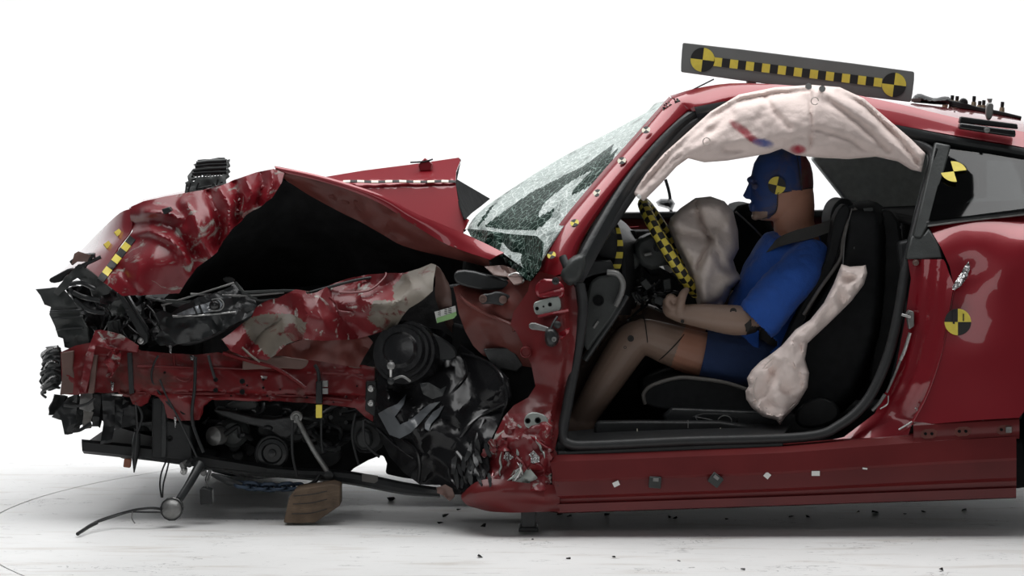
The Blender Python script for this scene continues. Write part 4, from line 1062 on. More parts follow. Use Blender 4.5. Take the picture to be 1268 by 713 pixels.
slab('lamp_housing', smooth_closed([(214, 398), (238, 394), (290, 392), (306, 394), (270, 416), (240, 428), (216, 428)]), 'black_plastic', lamp, .42, .5, .01)
slab('lamp_tab', smooth_closed([(276, 343), (286, 343), (292, 348), (284, 352), (276, 348)]), 'grey_plastic', lamp, .50, .53, .003)

# --- crumpled wing apron along the top
ap = [(318, 379), (330, 372), (344, 369), (366, 358), (378, 360), (380, 364), (392, 362), (410, 352), (430, 345), (455, 340), (480, 338), (500, 338), (520, 332), (534, 326), (540, 328), (537, 345), (536, 360), (522, 372), (506, 382), (498, 392), (492, 402), (482, 413), (474, 410), (462, 414), (440, 420), (400, 422), (372, 420), (355, 426), (340, 440), (330, 446), (300, 440), (285, 434), (275, 420), (286, 412), (303, 398), (310, 392), (306, 388)]
apron = sheet('wing_apron', ap, ['red_torn', 'primer_tan'], car, [(318, 379, .40), (378, 360, .36), (440, 345, .42), (520, 332, .44), (540, 340, .40), (482, 413, .36), (440, 420, .38), (400, 395, .30), (340, 440, .36), (300, 440, .38), (275, 420, .42), (350, 400, .31), (470, 380, .30), (510, 360, .36), (330, 410, .34)], 2.9, .055, .15, .004, 15, 24,
              mifun=lambda x, y: 1 if (inpoly(x, y, [(500, 340), (534, 326), (542, 330), (536, 362), (505, 385), (482, 414), (470, 408), (455, 395), (462, 372), (488, 372), (486, 355)]) or inpoly(x, y, [(306, 394), (330, 388), (360, 388), (380, 400), (376, 420), (345, 430), (338, 446), (310, 420), (300, 402)])) else 0)
slab('apron_bracket', [(372, 360), (383, 361), (380, 372), (375, 384), (364, 383), (368, 372)], 'primer_tan', apron, .335, .36, .002)
lathe('bracket_hole', W(373.5, 368, .33), [(-.002, .009), (.003, .009), (.003, .005), (-.001, .004)], 'red', apron, 14)
tube('apron_cable', [(384, 362, .335), (420, 352, .345), (450, 345, .36), (485, 341, .40)], .005, 'rubber', apron, 5)
tube('apron_flange', [(478, 338, .36), (476, 344, .345), (460, 358, .31), (440, 362, .30), (420, 362, .30)], .004, 'red_torn', apron, 5, 6)
tube('apron_flange', [(408, 368, .30), (416, 376, .295), (420, 385, .30), (440, 388, .30), (455, 396, .32)], .004, 'red_torn', apron, 5, 6)
tube('apron_flange', [(275, 420, .40), (290, 422, .36), (302, 432, .35), (312, 441, .34), (322, 448, .34)], .004, 'primer_tan', apron, 5, 6)
fin = loft('apron_fin', [[(537, 327, .40), (545, 332, .385), (552, 345, .38)], [(540, 345, .40), (550, 352, .375), (558, 360, .38)], [(540, 365, .41), (548, 372, .39), (560, 380, .39)], [(546, 385, .43), (553, 392, .42), (562, 400, .42)], [(555, 405, .46), (562, 412, .45), (570, 420, .45)]], 'brown_metal', car, 4, 4, .004, cr=.012, cs=.06, seed=3)
# lower brown panel between apron and rail
sheet('wing_lower', [(352, 428), (376, 420), (420, 421), (455, 416), (462, 424), (452, 440), (444, 455), (430, 453), (390, 446), (345, 440), (300, 444), (275, 438), (285, 432), (330, 444)], 'red_inner', car, [(352, 428, .42), (455, 416, .40), (444, 455, .40), (300, 444, .42), (400, 435, .35)], 4, .02, .09, .004, 17)
slab('wing_reinforcement', [(300, 446), (350, 441), (430, 452), (464, 456), (464, 470), (430, 462), (350, 456), (300, 458)], 'brown_metal', car, .40, .46, .004)
tube('rail_flange', [(276, 437, .385), (310, 447, .38), (340, 455, .37), (365, 470, .365), (378, 480, .365)], .006, 'red_rail', car, 5, 6)
# paper tag
tg = slab('paper_tag', [(538, 386), (564, 378.5), (565.5, 390), (562, 394), (541, 400)], 'white_paper', fin, .36, .363, 0)
slab('tag_stripe', [(540.5, 394), (565, 386), (565.5, 390), (562, 394), (541, 400)], 'green_paper', fin, .357, .36, 0)
for i, x in enumerate((542, 549, 555)):
    for j in range(3): box('tag_print', W(x + 2 + (i == 1), 388 - (x - 542) * .24 - 3 + j * 2.4, .358), ((3.5 + (i == 2)) / PXM, .001, 1.1 / PXM), 'dull_metal', fin, Matrix.Rotation(math.radians(14), 3, 'Y'), 0)

# --- scuttle side, hinge pillar
sheet('scuttle_side', [(562, 355), (575, 350), (600, 348), (640, 346), (660, 348), (664, 380), (650, 400), (655, 440), (660, 455), (640, 452), (612, 446), (598, 440), (586, 428), (576, 410), (568, 388)], 'brown_metal', car, [(562, 355, .34), (600, 348, .38), (660, 348, .24), (655, 440, .26), (612, 446, .32), (586, 428, .34), (610, 395, .27), (635, 385, .22), (600, 375, .29)], 4, .018, .13, .005, 21).data.materials[0] = M('red_inner')
tube('scuttle_fold', [(570, 366, .30), (580, 376, .28), (600, 387, .26), (620, 396, .23), (633, 402, .20), (637, 410, .19)], .006, 'red_inner', car, 5, 7)
slab('scuttle_pad', smooth_closed([(562, 336), (580, 334), (610, 342), (632, 348), (630, 358), (600, 360), (572, 354), (562, 348)]), 'satin_plastic', car, .28, .36, .012)
sheet('scuttle_bracket', [(600, 330), (622, 328), (640, 334), (648, 344), (646, 350), (636, 352), (628, 342), (612, 340)], 'foil', car, [(600, 330, .32), (648, 344, .22), (628, 342, .24)], 3, .02, .04, .004, 3).data.materials[0] = M('brown_metal')
slab('hinge_arm', smooth_closed([(593, 370), (598, 364), (606, 364), (616, 360), (632, 366), (640, 372), (632, 380), (620, 378), (606, 376), (596, 377)]), 'engine_metal', car, .235, .27, .006)
lathe('hinge_bush', W(598, 370, .225), [(-.02, .013), (.004, .013), (.004, .009), (.002, .009), (.002, .004), (.006, .004), (.006, 0)], 'brown_metal', car, 16)
lathe('hinge_bush', W(623, 371, .225), [(-.02, .013), (.006, .013), (.008, .008), (.008, 0)], 'brown_metal', car, 16)
tube('wire_clip', [(630, 341, .24), (640, 338, .23), (647, 344, .22), (648, 349, .22), (640, 352, .22)], .003, 'bare_metal', car, 5, 6)
hp = [(656, 350), (668, 336), (690, 342), (704, 342), (712, 356), (716, 385), (712, 430), (706, 470), (699, 505), (692, 535), (687, 556), (690, 562), (690, 604), (640, 609), (590, 613), (598, 598), (607, 578), (606, 560), (613, 538), (624, 516), (636, 502), (654, 492), (663, 478), (658, 452), (648, 428), (640, 412), (632, 402), (636, 386), (646, 372), (654, 360)]
def hdisp(x, y):
    X = np.interp(y, [340, 420, 480, 520, 560], [700, 704, 694, 684, 676])
    d = .03 / (1 + math.exp(-(x - X) / 1.5))
    if y > 500: d += .034 * crum(Vector((x / 390, 0, y / 390)), .075, 3) * min(1, (y - 500) / 30) * (1 if x < 684 else .1)
    return d
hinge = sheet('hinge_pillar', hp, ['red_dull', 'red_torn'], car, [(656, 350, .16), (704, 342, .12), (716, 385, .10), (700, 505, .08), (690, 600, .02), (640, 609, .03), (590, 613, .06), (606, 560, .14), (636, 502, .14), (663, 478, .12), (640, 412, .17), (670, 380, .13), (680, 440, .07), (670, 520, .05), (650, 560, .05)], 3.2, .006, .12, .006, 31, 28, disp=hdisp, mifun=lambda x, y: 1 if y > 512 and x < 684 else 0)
slab('pillar_bulge', smooth_closed([(668, 345), (692, 346), (700, 356), (698, 372), (664, 370), (662, 356)]), 'red', hinge, .10, .14, .01)
def plate(name, P, Y, holes_, m_='zinc'):
    pl = slab(name, P, m_, hinge, Y, Y + .02, .003)
    for hx, hy, r in holes_:
        bolt('hinge_hole', W(hx, hy, Y - .001), r, 'void_black', hinge, hole=True)
    return pl
plate('upper_hinge_plate', smooth_closed([(660, 377), (664, 373), (690, 366), (694, 370), (695, 382), (690, 386), (668, 391), (662, 388)]), .095, [(665, 382, .006), (681, 377, .0065), (673, 379.5, .003)])
plate('lower_hinge_plate', smooth_closed([(648, 522), (652, 513), (662, 510), (675, 514), (680, 522), (676, 531), (664, 534), (652, 530)]), on(hinge, .012)(664, 522), [(653.5, 521, .009), (666, 520.5, .010)])
tube('hinge_crease', [(666, 392, .09), (684, 388, .085), (704, 384, .085)], .005, 'red', hinge, 4, 7)
tube('hinge_crease', [(668, 366, .10), (685, 361, .095), (698, 358, .095)], .005, 'red', hinge, 4, 7)
tube('hinge_crease', [(641, 526, .06), (650, 532, .05), (664, 536, .045), (675, 533, .05)], .0035, 'zinc', hinge, 4, 7)
slab('door_check', smooth_closed([(654, 402), (660, 399), (672, 403), (686, 408), (684, 412), (668, 409), (656, 408)]), 'dull_metal', hinge, .06, .09, .003)
plug = pillow('harness_plug', smooth_closed([(674, 410), (680, 404), (688, 407), (693, 416), (690, 427), (682, 431), (675, 426)]), 'satin_plastic', hinge, .065, .03, 6, 3)
lathe('plug_boot', W(690, 402, .06), [(-.02, .008), (-.01, .012), (.005, .012), (.01, .006), (.011, 0)], 'rubber', hinge, 14)
lathe('plug_core', W(686, 420, .034), [(-.01, .008), (.004, .008), (.004, .004), (.0, .003)], 'dull_metal', hinge, 12)
tube('plug_cable', [(682, 428, .06), (680, 416, .05), (684, 402, .06), (690, 392, .08)], .004, 'rubber', hinge, 4, 7)
sheet('bent_tab', [(692, 412), (706, 405), (704, 412), (694, 420)], 'red', hinge, [(692, 412, .07), (706, 405, .06), (694, 420, .07)], 3, .01, .03, .003)
tube('mirror_base', [(697, 318, .16), (702, 332, .14), (704, 344, .13)], .014, 'rubber', car, 3)
pillow('mirror_base_cover', smooth_closed([(690, 346), (694, 334), (706, 318), (724, 312), (726, 330), (720, 350), (704, 356)]), 'grey_plastic', car, .15, .04, 8, 4)
lathe('hinge_grommet', W(688, 348, .095), [(-.01, .012), (.003, .012), (.005, .006), (.002, .003)], 'rubber', hinge, 14)
for px, py, r in ((651, 436, .018), (690, 440, .004)): lathe('pressed_ring', W(px, py, .105), [(-.02, r), (.004, r), (.006, r * .85), (.002, r * .7)], 'red_dull', hinge, 20)
# shredded lower corner
for k in range(11):
    x0 = rnd.uniform(600, 672); y0 = rnd.uniform(548, 600)
    if x0 > 655 and y0 < 560: continue
    s = rnd.uniform(7, 13); a = rnd.uniform(0, 3.1)
    P = [(x0 + s * math.cos(a + d) * rnd.uniform(.3, 1), y0 + s * math.sin(a + d) * rnd.uniform(.3, 1)) for d in (0, .9, 1.8, 2.7, 3.4, 4.2, 5.0, 5.6)]
    sheet('torn_metal', P, rnd.choice(['red_torn', 'zinc', 'red_torn', 'foil', 'red_dull']), hinge, on(hinge, rnd.uniform(.004, .010)), 2.5, .006, .04, .0015, k)
for k in range(9):   # curled ribbons of sheet
    x0 = rnd.uniform(606, 664); y0 = rnd.uniform(530, 585); P = [(x0, y0)]; a = rnd.uniform(.9, 1.8)
    for j in range(5): a += rnd.uniform(-.5, .6); P.append((P[-1][0] + 6 * math.cos(a), P[-1][1] + 6 * math.sin(a)))
    f = on(hinge, .006)
    tube('torn_ribbon', [(x, y, f(x, y)) for x, y in P], [.001, .003, .0042, .0035, .003, .001], rnd.choice(['red', 'bare_metal', 'red_torn', 'zinc']), hinge, 4, 6)
tip = loft('crushed_sill_tip', [[(574, 612, .10), (590, 598, .06), (612, 594, .04), (650, 598, .02), (692, 600, .03)], [(573, 616, .09), (590, 610, .03), (612, 608, .01), (650, 612, .008), (692, 614, .03)], [(578, 622, .11), (596, 622, .05), (620, 622, .03), (650, 622, .03), (692, 624, .05)], [(584, 625, .16), (604, 630, .10), (625, 632, .06), (650, 633, .04), (692, 632, .05)]], 'red_dull', car, 4, 4, .006, cr=.010, cs=.08, seed=2)
sheet('bare_patch', [(640, 552), (648, 545), (650, 560), (656, 580), (668, 594), (676, 600), (650, 601), (634, 598), (638, 575)], 'zinc', hinge, [(640, 552, .045), (676, 600, .012), (634, 598, .03)], 3, .012, .04, .003, 3)

# --- black wheel-house liner and strut tower
ln = [(470, 440), (480, 420), (500, 408), (520, 404), (545, 408), (562, 420), (590, 440), (612, 450), (628, 468), (632, 490), (622, 515), (610, 540), (604, 562), (606, 580), (596, 600), (580, 612), (556, 612), (545, 600), (520, 600), (500, 585), (482, 565), (470, 540), (463, 520), (466, 490)]
liner = sheet('wheel_liner', ln, 'liner', car, [(470, 440, .42), (520, 404, .45), (590, 440, .34), (628, 480, .22), (606, 560, .14), (580, 612, .13), (520, 600, .34), (463, 520, .42), (500, 510, .30), (530, 500, .36), (560, 520, .24), (580, 480, .30), (540, 560, .28), (510, 545, .30), (500, 460, .36)], 3.4, .040, .13, .006, 41, 22)
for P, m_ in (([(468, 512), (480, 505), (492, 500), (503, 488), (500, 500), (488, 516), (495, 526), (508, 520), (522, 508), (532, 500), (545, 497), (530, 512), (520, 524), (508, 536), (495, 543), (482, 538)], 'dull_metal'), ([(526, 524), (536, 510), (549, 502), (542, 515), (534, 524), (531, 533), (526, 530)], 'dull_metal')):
    sheet('liner_reflection', P, 'grey_plastic', liner, on(liner, .008), 4, .002, .05, .003, 3).data.materials[0] = MATS.get('reflection_grey') or mat('reflection_grey', (.13, .14, .15), .3, 0, .2, .2, 12)  # grey reflections on the liner, laid on as pale patches
for P in ([(572, 438), (600, 446), (620, 464), (628, 490), (622, 515)], [(545, 505), (565, 480), (578, 462), (575, 445)], [(628, 498), (600, 512), (578, 530), (560, 556)], [(600, 520), (590, 548), (592, 575), (600, 596)], [(566, 560), (575, 575), (572, 600)], [(466, 530), (490, 552), (512, 568)], [(500, 545), (515, 556), (520, 575), (518, 596)], [(556, 580), (560, 596), (572, 610)]):
    tube('liner_fold', [(x, y, on(liner, .003)(x, y)) for x, y in P], rnd.uniform(.004, .009), 'gloss_black', liner, 6, 7)
boost = lathe('strut_dome', W(500, 436, .31), [(-.12, .11), (-.02, .11), (.0, .105), (.0, .095), (.02, .09), (.02, .080), (.045, .075), (.045, .06), (.06, .05), (.065, .02), (.065, .0)], 'gloss_black', car, 36, rotto((-.25, -1, .25)))
tube('strut_stud', [(484, 446, .19), (484, 457, .19), (484, 466, .20)], .005, 'bare_metal', boost, 2, 8)
lathe('strut_nut', W(484, 453, .185), [(-.01, .014), (.005, .013), (.01, .006), (.01, 0)], 'dull_metal', boost, 8)
lathe('strut_nut', W(484, 472, .195), [(-.01, .012), (.005, .011), (.008, .0)], 'satin_plastic', boost, 8)
tube('brake_pipe', [(486, 470, .20), (498, 466, .19), (508, 472, .20)], .004, 'dull_metal', boost, 4, 7)
slab('liner_flap', smooth_closed([(514, 406), (530, 410), (550, 420), (565, 432), (566, 446), (540, 446), (535, 428), (516, 424)]), 'satin_plastic', car, .33, .36, .006)
sheet('liner_bracket', [(520, 476), (530, 474), (545, 482), (552, 478), (548, 490), (535, 494), (524, 488)], 'satin_plastic', car, [(520, 476, .25), (545, 482, .22), (535, 494, .24)], 3, .01, .04, .004, 4)
slab('dark_flange', [(598, 432), (634, 430), (648, 452), (640, 460), (610, 455)], 'zinc', car, .27, .30, .004).data.materials[0] = M('engine_metal')
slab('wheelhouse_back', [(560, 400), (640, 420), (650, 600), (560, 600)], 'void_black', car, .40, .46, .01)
# shreds where liner and sill meet
for k in range(16):
    x0 = rnd.uniform(562, 606); y0 = rnd.uniform(545, 600); s = rnd.uniform(3, 6); a = rnd.uniform(-.4, .4)
    P = []
    for d in (0, .9, 1.8, 2.7, 3.6, 4.5, 5.4):
        u, v = s * math.cos(d) * rnd.uniform(.4, 1), s * 3.2 * math.sin(d) * rnd.uniform(.6, 1)
        P.append((x0 + u * math.cos(a) - v * math.sin(a), y0 + u * math.sin(a) + v * math.cos(a)))
    sheet('liner_shred', P, rnd.choice(['gloss_black', 'satin_plastic', 'engine_metal', 'black_plastic', 'black_plastic']), liner, on(liner, rnd.uniform(.002, .02)), 3, .008, .05, .002, k)
sheet('chewed_edge', [(541, 604), (551, 600), (560, 605), (563, 614), (557, 620), (549, 613), (541, 610)], 'brown_metal', liner, [(540, 604, .12), (566, 616, .11), (548, 616, .12)], 2.5, .014, .05, .003, 9)

# --- lower crossmember, subframe and hanging pieces
loft('lower_beam', [[(101, 545, .45), (187, 554, .45), (262, 566, .47), (330, 576, .50)], [(101, 548, .43), (187, 557, .43), (262, 569, .45), (330, 580, .48)], [(102, 557, .43), (187, 566, .43), (262, 577, .45), (330, 585, .48)], [(104, 560, .47), (187, 569, .47), (262, 579, .49), (330, 587, .52)]], 'black_plastic', car, 4, 1, .004)
slab('lower_beam_core', [(103, 549), (262, 569), (262, 577), (103, 556)], 'black_plastic', car, .46, 1.5, .006)
loft('subframe_arm', [[(240, 566, .48), (300, 574, .5), (360, 580, .5), (430, 584, .46), (500, 598, .40), (545, 605, .34)], [(240, 570, .46), (300, 578, .48), (360, 583, .48), (430, 587, .44), (500, 601, .38), (545, 608, .32)], [(240, 576, .46), (300, 585, .48), (360, 589, .48), (430, 596, .44), (500, 609, .38), (545, 613, .33)], [(240, 578, .5), (300, 587, .52), (360, 591, .52), (430, 598, .48), (500, 611, .42), (545, 614, .36)]], 'satin_plastic', car, 4, 2, .004)
slab('arm_label', [(448, 586), (468, 589), (468, 599), (448, 596)], 'seat_piping', car, .405, .412, .001)
slab('support_bracket', [(188, 492), (206, 490), (208, 520), (226, 522), (236, 526), (238, 572), (188, 566)], 'black_plastic', car, .42, .56, .006)
lathe('bracket_hole', W(210, 543, .418), [(-.002, .010), (.002, .010), (.002, .006), (-.002, .005)], 'void_black', car, 16)
slab('bracket_rib', [(200, 492), (206, 492), (206, 566), (200, 566)], 'satin_plastic', car, .41, .43, .003)
link = tube('stabilizer_link', [(368, 518, .40), (386, 553, .39), (405, 583, .40)], .009, 'dull_metal', car, 3)
lathe('link_eye', W(367, 516, .40), [(-.02, .020), (.005, .020), (.008, .014), (.006, .008), (.01, .006), (.01, 0)], 'dull_metal', link, 18)
lathe('link_eye', W(407, 588, .40), [(-.02, .015), (.01, .015), (.012, .008), (.012, 0)], 'satin_plastic', link, 16)
slab('plug_housing', [(391, 472), (399, 472), (399, 500), (391, 500)], 'black_plastic', car, .33, .38, .004)
box('yellow_tag', W(395, 509, .335), (8 / PXM, .012, 17 / PXM), 'yellow', car, None, .002)
tube('plug_wire', [(395, 472, .345), (394, 460, .35), (390, 452, .36)], .006, 'rubber', car, 3)
for px, py in ((402.5, 475), (402.5, 484)): box('metal_clip', W(px, py, .35), (8 / PXM, .012, 8 / PXM), 'dull_metal', car, None, .002)
# hanging dark fins of the torn bumper and radiator at the lower left
fins = [([(68, 488), (82, 490), (74, 512), (60, 514), (62, 505)], .50, 'black_plastic'), ([(84, 492), (96, 487), (94, 520), (90, 537), (80, 538), (76, 520), (64, 516)], .46, 'satin_plastic'), ([(92, 490), (106, 492), (102, 525), (92, 530)], .5, 'black_plastic'),
        ([(100, 484), (114, 484), (116, 506), (112, 510), (98, 506)], .41, 'dull_metal'), ([(104, 506), (116, 510), (110, 530), (102, 532)], .46, 'seat_piping'), ([(116, 488), (126, 488), (122, 528), (114, 528)], .45, 'black_plastic'), ([(126, 488), (142, 486), (142, 530), (138, 548), (124, 550), (128, 525)], .43, 'black_plastic'),
        ([(142, 490), (154, 492), (150, 530), (142, 532)], .47, 'satin_plastic'), ([(152, 494), (168, 500), (168, 526), (150, 530)], .48, 'black_plastic'), ([(160, 505), (188, 500), (188, 534), (158, 530)], .5, 'void_black'), ([(166, 524), (188, 522), (188, 534), (166, 533)], .49, 'satin_plastic'), ([(96, 500), (104, 500), (98, 534), (88, 533)], .52, 'satin_plastic'), ([(108, 512), (130, 505), (124, 530), (112, 520)], .52, 'void_black')]
for i, (P, Y, m_) in enumerate(fins): shard('bumper_fin', P, Y, m_, .010, .014, i)
for P in ([(79, 502), (92, 503), (108, 500), (118, 492)], [(168, 498), (170, 530), (168, 560), (167, 578)], [(242, 442), (241, 480), (238, 520), (252, 560)], [(258, 440), (262, 455), (266, 468)], [(196, 440), (190, 452), (188, 470), (200, 490), (214, 506)], [(198, 470), (206, 490), (218, 512), (232, 540), (244, 566)], [(90, 534), (100, 532), (112, 524)], [(170, 500), (176, 516), (168, 540)], [(440, 512), (436, 540), (444, 575)], [(450, 520), (452, 548), (470, 566)], [(362, 520), (362, 560), (368, 590)], [(398, 515), (398, 545), (400, 560)]):
    tube('hanging_wire', [(x, y, .36) for x, y in P], rnd.uniform(.003, .006), rnd.choice(['rubber', 'black_plastic']), car, 6, 7)
tube('hanging_tie', [(170, 535, .40), (168, 556, .40), (166, 585, .40)], [.010, .014, .002], 'black_plastic', car, 3)
box('orange_plug', W(158, 573, .40), (9 / PXM, .03, 11 / PXM), 'orange_tag', car, Matrix.Rotation(math.radians(8), 3, 'Y'), .003)
tube('plug_pigtail', [(150, 566, .41), (154, 567, .40), (158, 568, .40)], .003, 'dull_metal', car, 2, 6)
for d in (0, 6):
    tube('loop_wire', [(206 + d * .6, 570, .42), (200 + d, 585, .40), (198 + d * .7, 600, .40), (200 + d * .2, 616, .40)], .0028, 'rubber', car, 5, 6)
rod = tube('tie_rod', [(248, 574, .35), (236, 596, .30), (222, 618, .26)], [.016, .014, .013], 'satin_plastic', car, 3, 12)
lathe('ball_joint', W(213, 630, .24), [(-.034, .010), (-.026, .026), (-.006, .035), (.010, .034), (.024, .026), (.032, .012), (.033, 0)], 'dull_metal', rod, 20, rotto((.4, -1, -.4)))
for k in range(4): tube('ball_boot', [W(213, 630, .24) + Vector(((.0355) * math.cos(w), -.010 + k * .008, (.0355) * math.sin(w))) for w in [i * .5 for i in range(14)]], .003, 'bare_metal' if k == 1 else 'satin_plastic', rod, 1, 6, True)
for k in range(5):
    lathe('joint_nut', W(232 + rnd.uniform(-6, 24), 577 + rnd.uniform(-3, 8), .38), [(-.02, .012), (.004, .012), (.008, .006), (.008, 0)], rnd.choice(['bare_metal', 'dull_metal', 'satin_plastic']), car, 8, rotto((rnd.uniform(-1, 1), -1, rnd.uniform(-1, 0))))
slab('hanging_connector', [(247, 606), (251, 604), (262, 607), (263, 624), (248, 625)], 'black_plastic', car, .30, .36, .003)
for d in range(4): tube('connector_wire', [(262 - d, 582, .36), (259 - d * 1.5, 594, .34), (251 + d * 3, 606, .33)], .002, 'rubber' if d % 2 else 'dull_metal', car, 4, 6)
tube('cable_on_floor', [(203, 631, .24), (190, 629, .20), (168, 631, .20), (145, 637, .22), (124, 644, .17), (110, 651, .10), (96, 661, .0)], .0042, 'rubber', rod, 6, 7)
tube('cable_on_floor', [(200, 634, .22), (180, 634, .2), (160, 634, .22), (140, 640, .2), (122, 646, .15)], .003, 'rubber', rod, 6, 7)
tube('cable_drop', [(164, 633, .2), (163, 641, .2), (167, 648, .2)], .002, 'dull_metal', rod, 3, 6)
tube('cable_end', [(120, 647, .14), (110, 652, .10), (96, 661, .0)], .006, 'rubber', rod, 2, 8)
# far front wheel as far as it shows behind the subframe
fw = lathe('far_front_wheel', Vector((W(300, 500, 1.6).x, 1.58, .34)), [(-.22, .24), (-.22, .31), (-.2, .335), (-.02, .335), (0, .31), (0, .24), (-.04, .22), (-.05, .0)], 'rubber', car, 40)
# ------------------------------------------------------------------ seats
seat = bpy.data.objects.new('driver_seat', None); seat.location = W(930, 540, .58); COL.objects.link(seat); attach(seat, car)
slab('seat_cushion', smooth_closed([(796, 486), (805, 475), (835, 466), (860, 466), (900, 472), (935, 484), (1010, 500), (1010, 520), (940, 512), (800, 508)], 2), 'seat_black', seat, .33, .84, .02, seg=3)
slab('seat_skirt', smooth_closed([(818, 504), (870, 506), (1010, 512), (1030, 530), (1000, 548), (830, 545)]), 'satin_plastic', seat, .31, .86, .01)
tube('piping', [(799, 500, .335), (797, 488, .328), (808, 477, .325), (838, 468, .325), (862, 468.5, .325), (900, 474, .325), (935, 486, .325)], .0065, 'seat_piping', seat, 5)
for nm, P in (('seat_switch', [(861, 516), (864, 516.5), (881, 520), (882, 522), (877, 524), (866, 523), (861, 516)]), ('seat_dial', [(893, 530), (889, 524), (890, 518), (896, 514.5), (903, 516), (906, 521), (904, 528)])):
    tube(nm, [(x, y, .305) for x, y in P], .0018, 'bare_metal', seat, 4, 6)
slab('switch_panel', smooth_closed([(856, 511), (915, 512), (912, 532), (858, 530)]), 'black_plastic', seat, .306, .32, .004)
bk = [(1040, 256), (1058, 249), (1082, 248), (1097, 258), (1101, 290), (1100, 340), (1096, 400), (1080, 460), (1055, 505), (1015, 524), (975, 515), (958, 500), (972, 450), (985, 410), (1010, 365), (1032, 325), (1040, 290)]
pillow('seat_backrest', smooth_closed(bk), 'seat_black', seat, .585, .26, 16, 5, .006, .12, 2)
slab('seat_bolster', smooth_closed([(1036, 262), (1048, 250), (1054, 262), (1043, 290), (1036, 322), (1012, 370), (990, 410), (975, 450), (962, 480), (950, 482), (968, 430), (985, 392), (1008, 352), (1026, 315), (1030, 285)]), 'seat_black', seat, .335, .44, .02, seg=3)
tube('piping', [(1060, 258, .345), (1050, 275, .34), (1044, 300, .33), (1040, 322, .33), (1015, 358, .325), (995, 390, .325)], .0065, 'seat_piping', seat, 5)
tube('seat_seam', [(1055, 258, .33), (1047, 290, .32), (1044, 325, .315), (1043, 345, .315)], .002, 'dull_metal', seat, 5, 6)
lathe('seat_button', W(1061, 307, .322), [(-.01, .010), (.004, .010), (.004, .007), (.001, .007), (.001, .003), (.004, .003), (.004, .0)], 'dull_metal', seat, 14)
slab('headrest', smooth_closed([(1030, 258), (1040, 246), (1053, 246), (1060, 258), (1050, 275), (1038, 290), (1027, 282)], 2), 'seat_black', seat, .46, .74, .02, seg=3)
slab('backrest_shell', smooth_closed([(1085, 258), (1112, 262), (1120, 310), (1116, 390), (1098, 450), (1075, 490), (1080, 420), (1096, 340)]), 'black_plastic', seat, .42, .78, .015)
slab('seat_label', [(1070, 258), (1081, 257), (1081, 261), (1070, 262)], 'grey_plastic', seat, .323, .335, .001)
slab('recliner_cover', smooth_closed([(985, 505), (1012, 490), (1040, 500), (1040, 520), (1010, 532), (985, 528)]), 'black_plastic', seat, .30, .36, .01)
# torn open side bag hanging out of the bolster
sb = [(1042, 327), (1052, 330), (1068, 329), (1072, 328), (1074, 338), (1070, 352), (1055, 372), (1035, 392), (1018, 408), (1000, 425), (997, 445), (1002, 462), (1000, 480), (988, 500), (972, 517), (966, 526), (961, 520), (945, 516),
      (931, 505), (924, 494), (923, 484), (927, 478), (925, 468), (931, 458), (942, 447), (950, 442), (968, 428), (985, 408), (1003, 396), (1020, 375), (1032, 352)]
def frill(x, y):
    d = ((x - 962) / 36) ** 2 + ((y - 478) / 40) ** 2
    return .010 * math.sin(math.atan2(y - 480, x - 962) * 16) if d > .8 and y > 425 else .012 * cloth(x, y, 1100, 300, 4, 9, .03)
side = pillow('side_airbag', sb, 'bag_pink', seat, [(1060, 330, .26), (1040, 380, .25), (1000, 430, .23), (960, 480, .22), (930, 470, .24), (965, 525, .24), (990, 480, .23)], .05, 12, 2.4, .034, .075, 9, disp=frill)
tube('bag_seam', [(985, 428, .17), (955, 445, .17), (936, 470, .165), (934, 490, .165), (950, 506, .165), (970, 510, .17), (984, 500, .175)], .0018, 'bag_grey', seat, 6, 6)
# passenger seat beyond, black, and its belt
pseat = bpy.data.objects.new('passenger_seat', None); pseat.location = W(930, 500, 1.32); COL.objects.link(pseat); attach(pseat, car)
slab('seat_backrest', smooth_closed([(905, 258), (930, 250), (950, 262), (965, 300), (990, 380), (1010, 470), (950, 480), (915, 400), (895, 330)], 2), 'seat_black', pseat, 1.1, 1.55, .03)
slab('seat_cushion', smooth_closed([(790, 455), (840, 440), (960, 450), (980, 490), (800, 495)], 2), 'seat_black', pseat, 1.1, 1.58, .03)
tube('seat_belt', [(911, 262, 1.08), (935, 284, 1.08), (960, 310, 1.08)], .0035, 'dull_metal', pseat, 2, 6)
loft('centre_console', [[(700, 400, .85), (800, 410, .85), (900, 430, .85), (1020, 440, .85)], [(700, 395, 1.0), (800, 402, 1.0), (900, 424, 1.0), (1020, 434, 1.0)], [(700, 520, 1.0), (800, 520, 1.0), (900, 520, 1.0), (1020, 520, 1.0)]], 'black_plastic', car, 3, 1, .02)

# ------------------------------------------------------------------ the dummy
dummy = top('crash_test_dummy', 'crash test dummy in blue shirt and navy shorts, face painted blue, strapped in driver seat', 'crash dummy', W(930, 490, .58))
DY = .58
def cap_chain(bm, pts, rs, flat=1.0, ns=20, k=5):
    """closed tapered limb through world points"""
    P = cat_rom(pts, k); rr = [v.x for v in cat_rom([Vector((r, 0, 0)) for r in rs], k)]
    # rounded ends
    d0 = (P[0] - P[1]).normalized(); d1 = (P[-1] - P[-2]).normalized()
    P = [P[0] + d0 * rr[0] * .9, P[0] + d0 * rr[0] * .6] + P + [P[-1] + d1 * rr[-1] * .6, P[-1] + d1 * rr[-1] * .9]
    rr = [rr[0] * .35, rr[0] * .8] + rr + [rr[-1] * .8, rr[-1] * .35]
    V, F = tubemesh(P, rr, ns)
    vv = [bm.verts.new(v) for v in V]
    for f in F: bm.faces.new([vv[i] for i in f])
